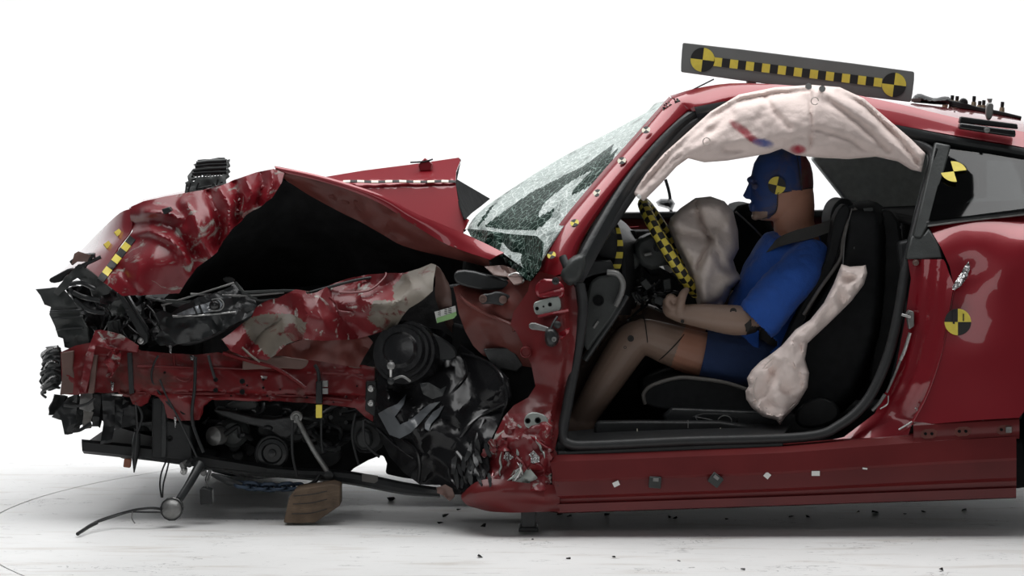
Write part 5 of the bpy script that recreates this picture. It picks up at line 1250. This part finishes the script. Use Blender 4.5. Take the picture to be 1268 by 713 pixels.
def ellipse_loft(bm, secs, ns=28, pw=2.2):
    """sections (centre, axis1 vector, axis2 vector) joined into a closed skin"""
    V = []
    for c, a, b in secs:
        r = []
        for k in range(ns):
            w = 2 * math.pi * k / ns; cx, sx = math.cos(w), math.sin(w)
            e = 2 / pw
            r.append(bm.verts.new(Vector(c) + Vector(a) * math.copysign(abs(cx) ** e, cx) + Vector(b) * math.copysign(abs(sx) ** e, sx)))
        V.append(r)
    for i in range(len(V) - 1):
        for k in range(ns):
            bm.faces.new((V[i][k], V[i][(k + 1) % ns], V[i + 1][(k + 1) % ns], V[i + 1][k]))
    bm.faces.new(list(reversed(V[0]))); bm.faces.new(V[-1])
def fuse(name, bm, vox, mats, parent, mifun=None, smooth_it=6, ang=180):
    """one continuous skin out of overlapping volumes"""
    bmesh.ops.recalc_face_normals(bm, faces=bm.faces)
    me = bpy.data.meshes.new('tmp'); bm.to_mesh(me); bm.free()
    o = bpy.data.objects.new('tmp', me); COL.objects.link(o)
    r = o.modifiers.new('r', 'REMESH'); r.mode = 'VOXEL'; r.voxel_size = vox
    s = o.modifiers.new('s', 'SMOOTH'); s.factor = .5; s.iterations = smooth_it
    bpy.context.view_layer.update()
    dg = bpy.context.evaluated_depsgraph_get()
    m2 = bpy.data.meshes.new_from_object(o.evaluated_get(dg))
    bpy.data.objects.remove(o); bpy.data.meshes.remove(me)
    m2.name = name; m2.materials.clear()
    for m_ in mats: m2.materials.append(M(m_))
    m2.polygons.foreach_set('use_smooth', [True] * len(m2.polygons))
    if mifun: m2.polygons.foreach_set('material_index', [mifun(p.center) for p in m2.polygons])
    m2.update()
    q = bpy.data.objects.new(name, m2); COL.objects.link(q); attach(q, parent)
    return q
def px_of(p):
    k = PXM / (1 + p.y / CAM_D)
    return 634 + p.x * k, HOR + (CAM_H - p.z) * k
bm = bmesh.new()
# head: slices (row, front, back, half width)
hs = [(184, 957, 983, .026), (187, 948, 990, .046), (193, 939, 998, .062), (202, 933.5, 1003.5, .072), (214, 930.5, 1006.5, .077), (226, 930, 1007.5, .078), (236, 930, 1007, .077), (246, 930, 1006, .074), (256, 931, 1004, .068), (264, 933, 1000, .060), (270, 937, 990, .05), (273, 943, 980, .035)]
secs = []
for py, f, b, hw in hs:
    a, c = W(f, py, DY), W(b, py, DY)
    secs.append(((a + c) / 2, (c - a) / 2, Vector((0, hw, 0))))
ellipse_loft(bm, secs, 28, 2.15)
# nose, brow, lips, ears
nose = [((928.5, 229), .008, .007), ((926.5, 236), .010, .010), ((924, 242.5), .013, .014), ((927.5, 246.5), .010, .013)]
ellipse_loft(bm, [(W(x, y, DY), Vector((d, 0, 0)), Vector((0, w, 0))) for (x, y), d, w in nose], 12, 2)
cap_chain(bm, [W(931.5, 223.5, DY - .045), W(928.5, 222.5, DY - .02), W(928.5, 222.5, DY + .02), W(931.5, 223.5, DY + .045)], [.009, .010, .010, .009], ns=10, k=3)
cap_chain(bm, [W(932, 254.5, DY - .022), W(929.6, 254, DY), W(932, 254.5, DY + .022)], [.006, .0085, .006], ns=10, k=3)
cap_chain(bm, [W(932, 259, DY - .02), W(930.8, 259, DY), W(932, 259, DY + .02)], [.006, .0085, .006], ns=10, k=3)
cap_chain(bm, [W(936, 268, DY - .015), W(935, 268, DY), W(936, 268, DY + .015)], [.012, .014, .012], ns=10, k=3)
# neck, trunk
ellipse_loft(bm, [(W(985, 240, DY), Vector((.062, 0, .005)), Vector((0, .066, 0))), (W(983, 258, DY), Vector((.070, 0, .008)), Vector((0, .068, 0))), (W(983, 278, DY), Vector((.068, 0, .012)), Vector((0, .066, 0))), (W(988, 305, DY), Vector((.075, 0, .02)), Vector((0, .075, 0)))])
trunk = [((992, 296), .085, .10), ((986, 318), .115, .175), ((974, 350), .130, .175), ((958, 390), .125, .165), ((943, 425), .120, .165), ((932, 448), .10, .165)]
tsecs = []
ax = (W(992, 296, 0) - W(932, 448, 0)).normalized(); fr = Vector((ax.z, 0, -ax.x))
for (x, y), d, w in trunk: tsecs.append((W(x, y, DY), fr * d, Vector((0, w, 0))))
ellipse_loft(bm, tsecs, 32, 2.4)
# near arm: shoulder, elbow, wrist
cap_chain(bm, [W(1000, 322, .41), W(968, 358, .36), W(943, 390, .335)], [.062, .054, .045])
cap_chain(bm, [W(926, 397, .335), W(905, 396, .335), W(868, 391, .345), W(840, 388, .355)], [.047, .050, .040, .029])
# far arm
cap_chain(bm, [W(990, 314, .77), W(955, 358, .82), W(915, 380, .82)], [.060, .054, .048])
cap_chain(bm, [W(915, 380, .82), W(885, 365, .80), W(860, 350, .78)], [.046, .040, .028])
# near hand: palm and fingers closed round the lower rim, thumb up along it
cap_chain(bm, [W(842, 388, .355), W(832, 383, .36), W(829, 375, .365)], [.026, .031, .024], ns=12)
for i in range(4):
    y0 = .335 + i * .021
    cap_chain(bm, [W(832, 382, y0), W(826 + i * .5, 374, y0), W(830 + i * .5, 367, y0), W(837, 372, y0 + .003)], [.0125, .0118, .0112, .010], ns=10, k=3)
cap_chain(bm, [W(841, 385, .335), W(843, 374, .325), W(846, 364, .33), W(850, 359, .34)], [.0165, .0155, .0145, .011], ns=10, k=3)
cap_chain(bm, [W(862, 352, .78), W(852, 345, .775), W(848, 338, .77)], [.026, .030, .022], ns=12)
for i in range(4):
    y0 = .745 + i * .02
    cap_chain(bm, [W(849, 338, y0), W(842, 331, y0), W(838, 336, y0), W(842, 343, y0)], [.0105, .0095, .009, .008], ns=10, k=3)
cap_chain(bm, [W(853, 345, .75), W(848, 350, .745), W(842, 349, .745)], [.012, .011, .009], ns=10, k=3)
# near leg
cap_chain(bm, [W(938, 452, .47), W(900, 446, .46), W(860, 437, .455), W(825, 425, .45), W(798, 415, .45)], [.088, .083, .077, .068, .058])
cap_chain(bm, [W(797, 416, .45), W(782, 424, .45), W(765, 448, .45), W(742, 484, .45), W(720, 520, .45)], [.058, .064, .062, .054, .044])
cap_chain(bm, [W(722, 524, .45), W(712, 529, .45), W(690, 522, .45), W(672, 508, .45)], [.046, .044, .036, .028])
# far leg
cap_chain(bm, [W(938, 450, .70), W(890, 438, .70), W(840, 418, .70), W(795, 396, .69), W(772, 390, .69)], [.086, .080, .070, .060, .055])
cap_chain(bm, [W(772, 391, .69), W(755, 404, .69), W(735, 432, .69), W(712, 470, .69), W(695, 505, .69)], [.055, .060, .057, .050, .042])
cap_chain(bm, [W(697, 508, .69), W(688, 512, .69), W(668, 500, .69), W(655, 488, .69)], [.044, .042, .034, .026])
def skin_of(p):
    x, y = px_of(p)
    if y < 300 and x > 915 and .45 < p.y < .72:
        if inpoly(x, y, [(962, 239), (1020, 231), (1020, 310), (930, 310), (940, 275), (953, 270), (961, 262)]): return 1
        if x > 991 + (y - 190) * .06: return 3
        if y > 262 and x < 950: return 0
        return 2
    if x > 924 and y > 404 and p.y < .42 and y < 440: return 4
    if p.y < .365 and y < 420: return 0
    if y > 400 and x > 847 - (y - 408) * .35 and x < 905 and y < 480: return 1
    return 0
body = fuse('body', bm, .0042, ['skin_brown', 'skin_orange', 'paint_blue', 'paint_red', 'skin_dark'], dummy, skin_of, 5)
tm = target('head_marker', W(962, 229.5, DY - .0805), 11 / PXM * 1.05, body, (1, 0, -.12), (.12, -.05, 1), math.radians(-6), ('black_tape', 'yellow'))
# eye
for s in (-1,):
    lathe('eye', W(935, 231, DY - .058), [(-.006, .010), (.0, .009), (.002, .005)], 'paint_blue', body, 12)
def ring_seam(name, c, ax_, r, m_='skin_dark', t=.0018):
    ax_ = Vector(ax_).normalized(); a = ax_.cross(Vector((0, 1, 0))).normalized(); b = ax_.cross(a)
    P = [Vector(c) + a * r * math.cos(w) + b * r * math.sin(w) for w in [2 * math.pi * i / 24 for i in range(25)]]
    return tube(name, P, t, m_, body, 1, 6, True)
ring_seam('thigh_seam', W(832, 427, .45), W(860, 437, .455) - W(798, 415, .45) + Vector((.0, 0, -.10)), .0715)
ring_seam('knee_seam', W(800, 415, .45), Vector((1, 0, .12)), .0600)
def dot(name, px, py, Y, r): bolt(name, W(px, py, Y), r, 'skin_dark', body, hole=True)
dot('knee_hole', 781, 419, .386, .011); dot('knee_hole', 774, 430, .388, .005); dot('elbow_hole', 908, 385, .296, .011); dot('wrist_hole', 845, 398, .32, .006)
slab('elbow_gap', [(922, 402), (930, 395), (931, 403), (926, 412)], 'skin_dark', body, .285, .32, .002)
tube('neck_flap', [(963, 239, .50), (985, 236, .51), (1007, 232, .53)], .0018, 'skin_dark', body, 4, 6)
tube('neck_flap', [(963, 239, .50), (962, 258, .51), (957, 266, .515), (944, 271, .53)], .0018, 'skin_dark', body, 4, 6)
tube('skull_seam', [(985, 184, .52), (989, 205, .505), (991, 222, .50), (993, 236, .505)], .0018, 'skin_dark', body, 4, 6)
# ripped skin on the far shin
sheet('torn_skin', [(716, 450), (730, 425), (748, 405), (765, 388), (774, 380), (784, 383), (793, 377), (795, 388), (782, 394), (768, 402), (752, 418), (738, 436), (722, 452)], 'skin_brown', body, [(716, 450, .60), (748, 405, .60), (795, 380, .58), (775, 390, .58)], 2.6, .022, .035, .003, 4)

# shirt and shorts
bm = bmesh.new()
ssec = []
for (x, y), d, w in [((990, 297), .080, .090), ((987, 305), .112, .150), ((984, 320), .130, .188), ((972, 350), .148, .192), ((957, 388), .146, .184), ((944, 420), .138, .182), ((936, 440), .13, .18)]:
    ssec.append((W(x, y, DY), fr * d, Vector((0, w, 0))))
ellipse_loft(bm, ssec, 36, 2.4)
cap_chain(bm, [W(1004, 320, .42), W(987, 340, .375), W(962, 368, .345), W(941, 391, .335)], [.066, .076, .076, .077], ns=22)
cap_chain(bm, [W(994, 310, .76), W(972, 335, .80), W(950, 360, .82)], [.072, .074, .074], ns=22)
def cut(o, co, no):
    b2 = bmesh.new(); b2.from_mesh(o.data)
    bmesh.ops.bisect_plane(b2, geom=b2.verts[:] + b2.edges[:] + b2.faces[:], plane_co=co, plane_no=no, clear_outer=True)
    b2.to_mesh(o.data); b2.free()
shirt = fuse('shirt', bm, .006, ['cloth_blue'], dummy, None, 8)
def hem(o, co, no, lim, side_):
    """trim cloth past a plane, only near the sleeve"""
    b2 = bmesh.new(); b2.from_mesh(o.data)
    sel = [v for v in b2.verts if (v.co - Vector(co)).dot(Vector(no)) > 0 and (v.co.y < lim if side_ < 0 else v.co.y > lim)]
    bmesh.ops.delete(b2, geom=sel, context='VERTS')
    b2.to_mesh(o.data); b2.free()
n1 = (W(911, 377, .335) - W(955, 417, .335)).normalized(); n1 = Vector((-n1.z, 0, n1.x)); n1 = n1 if n1.x < 0 else -n1
hem(shirt, W(933, 397, .335), n1, .40, -1)
NR = [v.normal.copy() for v in shirt.data.vertices]
for v in shirt.data.vertices:
    p = v.co.copy(); q = Vector((p.x * 9, p.y * 9, p.z * 9))
    d = .010 * noise.noise(q) + .008 * (abs(noise.noise(q * 2.2)) - .3)
    v.co = p + NR[v.index] * d
sol = solid(shirt, .003, 1)
bm = bmesh.new()
ellipse_loft(bm, [(W(948, 425, DY), fr * .132, Vector((0, .178, 0))), (W(936, 446, DY), fr * .125, Vector((0, .182, 0))), (W(930, 458, DY), fr * .10, Vector((0, .178, 0)))], 30, 2.4)
for yy in (.46, .70):
    cap_chain(bm, [W(938, 450, yy + .01), W(905, 447, yy), W(878, 442, yy), W(862, 438, yy)], [.095, .094, .092, .092], ns=22)
shorts = fuse('shorts', bm, .006, ['cloth_navy'], dummy, None, 6)
cut(shorts, W(869, 440, .46), (W(862, 438, .46) - W(900, 446, .46)).normalized())
NR = [v.normal.copy() for v in shorts.data.vertices]
for v in shorts.data.vertices:
    q = v.co * 10; v.co = v.co + NR[v.index] * (.005 * noise.noise(q) + .004 * (abs(noise.noise(q * 2.3)) - .3))
solid(shorts, .003, 1)
# shoulder belt over the shirt: near shoulder to far hip
def belt(name, pts, w, parent, m_='strap', t=.004):
    P = cat_rom([W(*p[:3]) for p in pts], 6); wv = cat_rom([Vector(p[3]) for p in pts], 6)
    r1 = [p + q * w / 2 for p, q in zip(P, wv)]; r2 = [p - q * w / 2 for p, q in zip(P, wv)]
    return loft(name, [r1, r2], m_, parent, 1, 1, t, world=True, off=0)
belt('seat_belt', [(1050, 268, .46, (.2, .5, .8)), (1030, 279, .43, (.2, .5, .8)), (1004, 288, .415, (.2, .5, .85)), (980, 294, .42, (.3, .5, .8)), (960, 302, .44, (.45, .5, .7)), (942, 318, .50, (.5, .6, .5)), (926, 345, .60, (.3, .8, .3)), (916, 385, .68, (.2, .9, .2))], .05, car)
# ------------------------------------------------------------------ loose things on the roof and floor
# measuring board screwed on the roof
bd = [(847, 52), (1130, 87.5), (1133, 91), (1129, 124), (1126, 127), (845, 90), (843, 87), (845, 55)]
def bslab(name, P, m_, parent, Y0, Y1, bev): return slab(name, P, m_, parent, Y0, Y1, bev)
board = top('measuring_board', 'long grey board with yellow and black squares, fixed above the roof edge', 'measuring board', W(1010, 125, .45))
bp_ = slab('board_panel', smooth_closed(bd), 'board_grey', board, .44, .455, .002)
bx = (W(1130, 90, .44) - W(847, 54.5, .44)).normalized(); bz = Vector((-bx.z, 0, bx.x)); bz = bz if bz.z > 0 else -bz
k44 = (1 + .44 / 9)
target('round_marker', W(870, 74, .4395), 15 / PXM * k44, board, bx, bz, 0, ('yellow', 'black_tape'))
target('round_marker', W(1107, 105, .4395), 15 / PXM * k44, board, bx, bz, 0, ('yellow', 'black_tape'))
a0, a1 = W(884, 76.2, .4385), W(1092, 102.5, .4385); n = 21
sq = None
for i in range(n):
    c = a0.lerp(a1, (i + .5) / n); w = (a1 - a0).length / n
    if sq is None or True:
        V = [c - bx * w / 2 - bz * .0145, c + bx * w / 2 - bz * .0145, c + bx * w / 2 + bz * .0145, c - bx * w / 2 + bz * .0145]
        q = mk('scale_square', V, [(0, 1, 2, 3)], 'yellow' if i % 2 == 0 else 'black_tape', board, smooth=False); solid(q, .001, 0)
for px, py in ((1004, 113), (1066, 121), (930, 104)):
    box('board_foot', W(px, py + 4, .47), (.03, .05, .06), 'dull_metal', board, None, .003)
# instrument rack with plugs on the roof
rack = top('connector_rail', 'black rail clamped on the roof edge, with a grey clamp screw', 'connector rail', W(1225, 165, .40))
slab('rail_bar', [(1190, 144), (1260, 153.5), (1261, 160), (1188, 152)], 'black_plastic', rack, .30, .335, .004)
slab('rail_bar_lower', [(1189, 152), (1258, 161), (1258, 170), (1188, 159.5)], 'gloss_black', rack, .275, .32, .006)
slab('clamp_screw', smooth_closed([(1222, 127), (1229, 127), (1231, 132), (1228, 149), (1221, 148)]), 'dull_metal', rack, .335, .36, .004)
slab('clamp_wing', [(1223, 122), (1229, 122), (1228, 127), (1225, 127)], 'dull_metal', rack, .35, .37, .001)
bolt('rail_screw', W(1222, 160.5, .275), .007, 'dull_metal', rack)
def roofline(px): return np.interp(px, [1100, 1186, 1268], [124.5, 133.5, 149])
PLUGS = ['brass cable plug with brown tail, closest to the black instrument box', 'brass cable plug with brown tail, middle one of the three tailed plugs', 'brass cable plug with brown tail, closest to the round black knob', 'tall brass cable plug without tail, standing between the knob and the grey clamp screw',
         'short brass cable plug, one of a close pair beside the grey clamp screw', 'short brass cable plug, one of a close pair beside the grey clamp screw', 'tall brass cable plug standing alone at the tail end of the roof rail']
for i, (px, py, h, Y) in enumerate(((1170, 132, 14, .85), (1178, 134, 20, .80), (1184, 134, 19, .9), (1205, 135, 20, .8), (1212, 136, 15, .9), (1217, 136, 16, .95), (1240, 146, 24, .8))):
    pg = top('cable_plug', PLUGS[i], 'cable plug', W(px, py + 3, Y), 'cable plugs on the roof')
    b0 = W(px, roofline(px) + .5, Y); t = W(px + 1.5, py - h + 4, Y); d = t - b0
    tube('plug_body', [b0, b0 + d * .25, b0 + d * .62], [.009, .010, .008], 'brass', pg, 2, 10, True)
    tube('plug_tip', [b0 + d * .6, b0 + d * .8, t], [.0055, .0065, .006], 'black_plastic', pg, 2, 8, True)
    if i < 3: tube('plug_tail', [b0, W(px + 2, roofline(px) + 2.5, Y - .12), W(px + 4, roofline(px) + 6.5, Y - .27)], .0035, 'brown_metal', pg, 3, 6, True)
box_ = top('roof_camera_unit', 'black streamlined instrument box lying on the roof behind the grey board', 'instrument box', W(1152, 128, .75))
pillow('unit_body', smooth_closed([(1129, 127), (1131, 119), (1138, 115), (1148, 119), (1158, 122), (1168, 119), (1177, 120), (1178, 130), (1160, 129.5), (1140, 127.5)]), 'black_plastic', box_, .75, .07, 5, 2.5)
slab('unit_label', [(1129, 122), (1141, 121), (1140, 126), (1129, 126)], 'seat_piping', box_, .675, .69, .001)
bun = top('cable_bundle', 'black cable bundle lying along the roof between the upright plugs', 'cable bundle', W(1200, 138, .75))
for k in range(3): tube('cable', [(1176, 126 + k * 2, .75), (1192, 129 + k * 2, .74), (1210, 134 + k, .76), (1235, 139 + k, .76), (1264, 146, .78)], .006, 'black_plastic', bun, 4, 7)
lathe('knob', W(1193, 127, .75), [(-.02, .012), (.0, .016), (.01, .012), (.012, 0)], 'black_plastic', bun, 12)

# wooden wedge
wd = top('wooden_wedge', 'rough brown wooden wedge block on the floor under the crushed front end', 'wood block', W(388, 640, .35))
slab('wedge_block', [(351, 647), (358, 616), (366, 606), (412, 599), (421, 602), (421, 626), (390, 647), (370, 648)], 'wood', wd, .28, .40, .004)
for y in (612, 622, 634): tube('grain_crack', [(360 + (648 - y) * .1, y + 2, .279), (385, y + rnd.uniform(-2, 2), .279), (405, y - 4, .279)], .0016, 'skin_dark', wd, 4, 5)
# chain
ch = top('tow_chain', 'dark blue steel chain stretched under the front end to the wooden wedge', 'chain', W(320, 602, .42))
tube('turnbuckle', [(262, 587, .42), (282, 595, .42), (292, 598, .42)], [.006, .014, .008], 'satin_plastic', ch, 3, 10)
tube('turnbuckle_shank', [(288, 596, .42), (300, 600, .42)], .008, 'satin_plastic', ch, 1, 8)
cp = [W(x, y, .42) for x, y in ((300, 600), (311, 601.5), (322, 602.5), (333, 603), (344, 603), (355, 602.5), (366, 602))]
LINK = None
for i in range(len(cp)):
    t = ((cp[min(i + 1, len(cp) - 1)] - cp[max(i - 1, 0)])).normalized()
    if LINK is None:
        P = []
        for k in range(17):
            w = 2 * math.pi * k / 16
            P.append(Vector((.011 * (1 if math.cos(w) > 0 else -1) + .0135 * math.cos(w), .0135 * math.sin(w), 0)))
        Vv, Ff = tubemesh(P, .0062, 8, cap=False)
        me = bpy.data.meshes.new('chain_link'); me.from_pydata([tuple(v) for v in Vv], [], Ff); me.materials.append(M('chain_blue'))
        me.polygons.foreach_set('use_smooth', [True] * len(me.polygons)); LINK = me
    q = bpy.data.objects.new('chain_link', LINK); q.location = cp[i]
    rz = Vector((1, 0, 0)).rotation_difference(t).to_matrix() @ Matrix.Rotation(math.pi / 2 * (i % 2) + .5, 3, 'X')
    q.rotation_euler = rz.to_euler(); COL.objects.link(q); attach(q, ch)
tube('chain_hook', [(374, 602, .42), (384, 600, .42), (392, 594, .42), (396, 588, .43)], .007, 'satin_plastic', ch, 4, 8)
tube('slack_wire', [(285, 585, .44), (300, 590, .44), (318, 592, .44), (345, 590, .44)], .002, 'rubber', ch, 4, 6)
# jack post below the sill
jp = top('support_post', 'short dark steel post standing on the floor below the red sill', 'stand', W(654, 655, .12))
slab('post_body', [(645, 632), (664, 632), (663, 654), (646, 654)], 'engine_metal', jp, .06, .14, .004)
slab('post_foot', [(643, 653), (666, 653), (667, 658.5), (642, 658.5)], 'black_plastic', jp, .05, .16, .003)
# second, hidden post keeps the tail up
# scattered fragments
frag = [(551, 640, 3.5), (568, 632, 2.5), (545, 648, 3), (597, 652, 3.5), (484, 620, 4), (693, 637, 3), (706, 640, 3), (830, 641, 2), (835, 643, 3), (1084, 635, 3.5), (1145, 634, 3), (1194, 632, 2.5), (1000, 640, 2.5), (920, 706, 2), (704, 692, 2), (760, 690, 2), (1165, 707, 3), (596, 690, 3.5), (980, 640, 2.5), (900, 643, 2), (752, 638, 2.5), (660, 668, 1.6), (840, 695, 1.6), (1062, 634, 2), (1120, 637, 2)]
FR = []
rnd = random.Random(21)
for i, (px, py, s) in enumerate(frag):
    kk = (py - HOR) / PXM; Yg = (CAM_H / kk - 1) * CAM_D
    c = W(px, py, Yg); s = s / PXM * 1.6
    bm = bmesh.new()
    for j in range(9): bm.verts.new((rnd.uniform(-s, s), rnd.uniform(-s, s), rnd.uniform(0, s * .9)))
    r = bmesh.ops.convex_hull(bm, input=bm.verts[:])
    bmesh.ops.delete(bm, geom=[v for v in bm.verts if not v.link_faces], context='VERTS')
    z0 = min(v.co.z for v in bm.verts)
    for v in bm.verts: v.co.z -= z0
    under = py < 660
    o = from_bm('debris_fragment', bm, 'black_plastic', None, smooth=False)
    o.location = (c.x, c.y, 0)
    o['label'] = 'tiny black debris fragment on the floor below the red car' if under else 'tiny black debris fragment on the bare pale floor in front of the car'
    o['category'] = 'debris'; o['group'] = 'debris below the car' if under else 'debris on the open floor'
